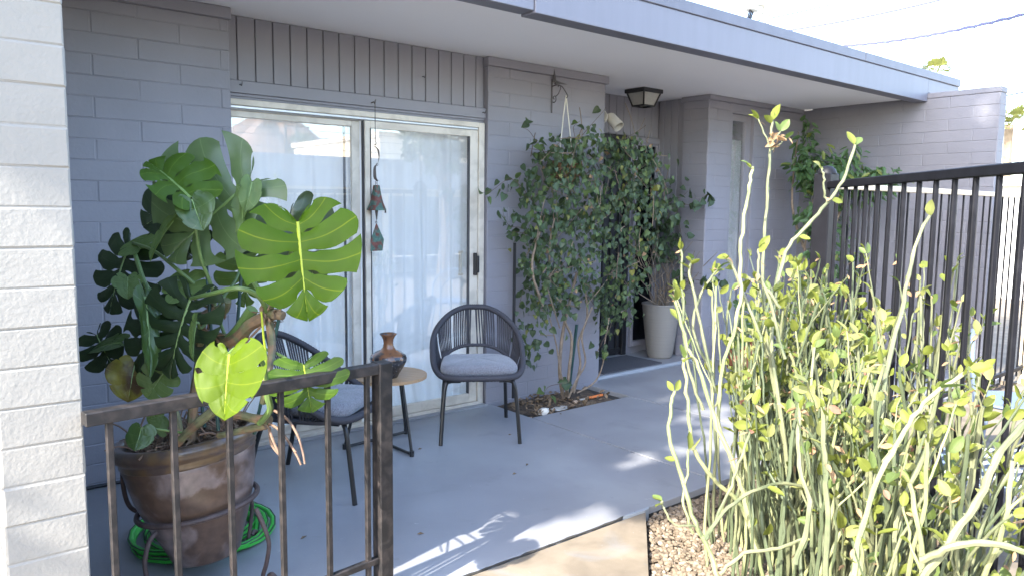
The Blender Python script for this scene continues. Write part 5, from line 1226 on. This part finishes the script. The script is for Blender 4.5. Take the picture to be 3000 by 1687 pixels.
b.tube(crom([(-.17, .22, .4), (-.15, .245, .6), (0, .25, .7), (.15, .245, .6), (.17, .22, .4)], 6), .008, 8); obj('chair_back', b, 'blue_metal', t, True, local=True)
obj('seat', MB().lathe([(.0, .39), (.24, .39), (.25, .40), (.24, .41), (0, .412)], 28, cap=False), 'blue_metal', t, True, local=True)
for a in (45, 135, 225, 315): obj('leg', MB().tube([(.2*math.cos(R(a)), .2*math.sin(R(a)), .39), (.27*math.cos(R(a)), .27*math.sin(R(a)), 0)], .011, 8), 'blue_metal', t, True, local=True)

# ================================================================ ABOVE THE ROOF
mx_, my_ = 6.86, 4.42
t = thing('service_mast', 'weathered pale pipe mast with a curved weatherhead standing on the roof', 'mast', (mx_, my_, 2.70))
obj('pipe', MB().tube([(mx_, my_, 2.69), (mx_, my_, 3.40)], .034, 14), 'mast_white', t, True)
obj('collar', MB().tube([(mx_, my_, 3.33), (mx_, my_, 3.40)], .043, 14), 'mast_white', t, True)
obj('weatherhead', MB().tube(crom([(mx_, my_, 3.39), (mx_-.005, my_-.005, 3.46), (mx_-.06, my_+.03, 3.51), (mx_-.12, my_+.07, 3.47), (mx_-.135, my_+.08, 3.41)], 5), [.045]*8+[.055]*8+[.065]*5, 14), 'mast_white', t, True)
for k, dx in enumerate((0, .03, -.03)):
    obj('service_cable', MB().tube(crom([(mx_-.13+dx, my_+.08, 3.42), (mx_-.17+dx, my_+.1, 3.25), (mx_-.19+dx*2, my_+.1, 3.05), (mx_-.22+dx*3, my_+.1, 2.71)], 5), .009, 6), 'wire_black', t, True)
def wire(a, c, sag, r, m, label, tw=0):
    a, c = Vector(a), Vector(c); P = [a+(c-a)*(i/24)-Vector((0, 0, sag*4*(i/24)*(1-i/24))) for i in range(25)]
    o = MB().tube(P, r, 6)
    if tw:
        P2 = [p+Vector((0, math.cos(i*1.3)*tw, math.sin(i*1.3)*tw)) for i, p in enumerate(crom(P, 3))]; o.tube(P2, r*.8, 6)
    tag(obj('power_line', o, m, None, True), label, 'cable', 'overhead cables')
wire((8.004, 5.450, 3.654), (11.433, 5.380, 4.656), .02, .007, 'wire_black', 'thin upper overhead cable rising from behind the roof mast')
wire((8.346, 5.158, 3.566), (9.160, 3.227, 3.827), .04, .011, 'wire_purple', 'middle overhead cable crossing the white sky above the roof')
wire((8.809, 4.754, 3.390), (7.843, 2.271, 3.209), .06, .012, 'wire_purple', 'thick twisted dark cable sagging across the sky at the right', .012)
wire((18.067, 6.333, 3.832), (15.699, 4.348, 3.656), .02, .016, 'wire_black', 'short dark cable just above the right wall end')
wire((22.601, 7.944, 4.736), (21.741, 6.028, 4.589), .02, .009, 'wire_black', 'thin pale upper cable beyond the right wall end')
wire((22.573, 7.900, 4.249), (21.713, 5.984, 4.102), .02, .008, 'wire_black', 'thin lower cable beyond the right wall end')
def palm(loc, h, r, n, label, seed):
    rn_ = random.Random(seed); t = thing('palm_tree', label, 'palm', loc); x, y, z = loc
    obj('trunk', MB().tube([(x, y, z), (x+.1, y, z+h*.5), (x, y, z+h)], [.22, .18, .16], 8), 'palm_trunk', t, True)
    for i in range(n):
        a = rn_.uniform(0, 6.28); e = rn_.uniform(-.3, 1.3); d = Vector((math.cos(a)*math.cos(e), math.sin(a)*math.cos(e), math.sin(e))); b = MB(); p0 = Vector((x, y, z+h)); m1 = p0+d*r*.6
        s = d.cross(Vector((0, 0, 1))).normalized(); uu = s.cross(d)
        b.tube([p0, m1], .015, 4)
        for k in range(13):
            f = (k-6)/6*1.25; q = m1+(d*math.cos(f)+s*math.sin(f))*r*.55-Vector((0, 0, .12*r*abs(f))); w_ = (s*math.cos(f)-d*math.sin(f))*.035
            b.add([m1, (m1+q)/2+w_, q, (m1+q)/2-w_], [(0, 1, 2, 3)])
        obj('frond', b, 'palm_leaf', t)
palm((21.65, -40.2, -.1), 5.2, 1.3, 30, 'palm tree beside the utility poles across the yard', 6)
palm((45.539, 18.410, -0.100), 9.15, 1.0, 26, 'yellow green palm top showing over the roof edge', 3)
palm((34.647, 11.127, -0.100), 5.01, .9, 24, 'yellow green palm behind the right wall end', 4)

# ================================================================ ACROSS THE YARD (seen in the glass) AND BEYOND THE RIGHT WALL
t = thing('white_house', 'bright white rendered neighbour house with a brown door beyond the right wall', 'house', (16, 2, 0))
obj('wall', MB().box(15, 22, -9, 1.2, -.1, 1.9).box(15, 22, 2.3, 14, -.1, 1.9), 'stucco_white', t); obj('door', MB().box(15.05, 15.1, 1.2, 2.3, -.1, 1.9), 'brown_door', t); obj('roof', MB().box(14.8, 22, -9, 14, 1.901, 2.05), 'stucco_white', t)
t = thing('carport', 'low carport with a deep grey fascia and pale beam across the yard', 'carport', (5, -6, 0))
obj('roof', MB().box(-6, 26, -12, -5.5, 1.82, 2.43), 'stucco_grey', t); obj('beam', MB().box(-6, 26, -5.9, -5.6, 1.66, 1.819), 'stucco_cream', t)
obj('back_wall', MB().box(-6, 26, -11.9, -11.7, -.1, 1.82), 'stucco_grey', t)
for x in (-1, 2.6, 5.6, 8.2, 11.4, 15): obj('post', MB().box(x, x+.1, -5.8, -5.7, -.1, 1.66), 'stucco_cream', t)
t = thing('apartment_block', 'cream two storey block rising behind the carport roof', 'building', (20, -24, 0))
bw_ = obj('wall', MB().box(18.4, 30, -34, -24, -.1, 4.75), 'stucco_cream', t); obj('parapet', MB().box(18.3, 30.2, -34.2, -23.9, 4.751, 5.), 'stucco_cream', t)
for x in (20, 22.4, 25): f_ = obj('window', MB().box(x, x+.7, -24, -23.95, 3.4, 4.0), 'white_frame', t); obj('pane', MB().box(x+.05, x+.65, -23.95, -23.93, 3.45, 3.95), 'tinted_glass', f_)
def mound(cx, cy, rx, ry, h, seed, label):
    rn_ = random.Random(seed); b = MB(); n, m = 40, 12; vs = [(cx, cy, h)]
    ph = [rn_.uniform(0, 6.28) for _ in range(6)]
    for i in range(1, m+1):
        t_ = i/m
        for k in range(n):
            a = 2*math.pi*k/n; q = 1+.16*math.sin(3*a+ph[0])+.1*math.sin(7*a+ph[1])+.05*math.sin(13*a+ph[2]+t_*4)
            vs.append((cx+rx*t_*q*math.cos(a), cy+ry*t_*q*math.sin(a), h*(1-t_)**.9*(1+.1*math.sin(5*a+t_*7+ph[3]))-.2))
    fs = [(0, 1+k, 1+(k+1) % n) for k in range(n)]+[(1+(i-1)*n+k, 1+i*n+k, 1+i*n+(k+1) % n, 1+(i-1)*n+(k+1) % n) for i in range(1, m) for k in range(n)]
    b.add(vs, fs); struct('hill', b, 'red_rock', True)
mound(228, -560, 120, 110, 70, 4, '')
for (x, y, h_, l) in ((20.4, -40, 7.3, 'tall wooden utility pole behind the carport'), (21.3, -40.3, 7.1, 'second utility pole close beside the taller one')):
    t = thing('utility_pole', l, 'pole', (x, y, 0)); obj('pole', MB().tube([(x, y, -.1), (x, y, h_)], [.15, .11], 8), 'tree_bark', t, True); obj('crossarm', MB().box(x-.9, x+.9, y-.05, y+.05, h_-.5, h_-.38), 'tree_bark', t)
for i, (z, yy) in enumerate([(4.2, -14.5), (4.0, -14.7), (3.75, -14.4), (3.4, -14.4), (3.2, -14.6)]):
    wire((-20, yy, z+.1), (40, yy+1, z), .25, .010, 'wire_black', 'overhead cable number %s from the top across the yard'.replace('number %s', ['topmost', 'second', 'third', 'fourth', 'lowest'][i]))

def tree(name, label, loc, trunk_h, blobs, nleaf, ls, seed, m='tree_leaf', gaps=0):
    rn_ = random.Random(seed); t = thing(name, label, 'tree', loc); x, y, z = loc
    top = Vector((x, y, z+trunk_h)); obj('trunk', MB().tube(crom([(x, y, z-.1), (x+.1, y-.05, z+trunk_h*.5), tuple(top)], 5), [.2-.008*i for i in range(11)], 8), 'tree_bark', t, True)
    b = MB()
    for (bx, by, bz, br) in blobs:
        c = Vector((bx, by, bz)); b.tube(bez(top-Vector((0, 0, .3)), (top+c)/2+Vector((0, 0, .3)), c, 6), [.09-.011*i for i in range(7)], 5)
        for _ in range(7):
            d = Vector((rn_.gauss(0, 1), rn_.gauss(0, 1), rn_.gauss(0, .8))).normalized()*br*.9; b.tube([c, c+d*.5+Vector((0, 0, .05)), c+d], [.03, .02, .006], 4)
    obj('limb', b, 'tree_bark', t, True)
    cl = []
    for (bx, by, bz, br) in blobs:
        for _ in range(max(6, int(26*br))):
            v = Vector((rn_.gauss(0, 1), rn_.gauss(0, 1), rn_.gauss(0, .8))).normalized()*br*rn_.random()**.45; cl.append((Vector((bx, by, bz))+v, rn_.uniform(.10, .26)*br))
    vs, fs = [], []
    for i in range(nleaf):
        c, cr = rn_.choice(cl); p = c+Vector((rn_.gauss(0, .6), rn_.gauss(0, .6), rn_.gauss(0, .5)))*cr; s = rn_.uniform(*ls)
        d = Vector((rn_.gauss(0, 1), rn_.gauss(0, 1), rn_.gauss(-.2, .7))).normalized(); n_ = d.orthogonal(); n_ = (Matrix.Rotation(rn_.uniform(0, 6.28), 3, d) @ n_).normalized()*.34
        k = len(vs); vs += [p, p+d*s*.5+n_*s, p+d*s, p+d*s*.5-n_*s]; fs.append((k, k+1, k+2, k+3))
    cr_ = MB(); cr_.v = [Vector(v) for v in vs]; cr_.f = fs; cr_.mi = [0]*len(fs)
    tag(obj('crown', cr_, m, t), kind='stuff')
tree('yard_tree', 'small bushy green tree standing in front of the carport across the yard', (8.75, -4.2, 0), 1.6, [(8.75, -4.2, 3.0, .8), (9.1, -4.3, 2.6, .7), (8.45, -4.3, 2.7, .6), (8.8, -4.1, 3.5, .55)], 6000, (.07, .14), 5)
# the tree left of the patio whose crown throws the dappled shade
tree('shade_tree', 'tall leafy tree left of the patio throwing dappled shade over it', (-4.3, 3.2, 0), 3.2,
     [(-4.2, 2.0, 4.4, .85), (-4.4, 3.0, 5.0, 1.3), (-4.0, 1.8, 5.5, .85), (-4.5, 3.4, 6.6, 1.4), (-4.2, 2.0, 6.7, 1.1), (-4.3, 4.4, 5.8, 1.2), (-4.2, 1.6, 7.8, 1.1), (-4.2, 3.0, 8.4, 1.4), (-4.2, 1.0, 9.0, .95), (-4.2, .5, 10.2, 1.0), (-4.2, .0, 11.3, 1.1), (-4.3, 1.6, 10.4, 1.3), (-4.3, 2.9, 10.2, 1.3), (-4.2, 1.2, 12.0, 1.2), (-4.1, -.5, 10.4, .8), (-4.2, -.4, 12.2, .9), (-4.2, 1.14, 5.65, .24), (-4.2, .58, 5.9, .3)], 60000, (.11, .2), 9)
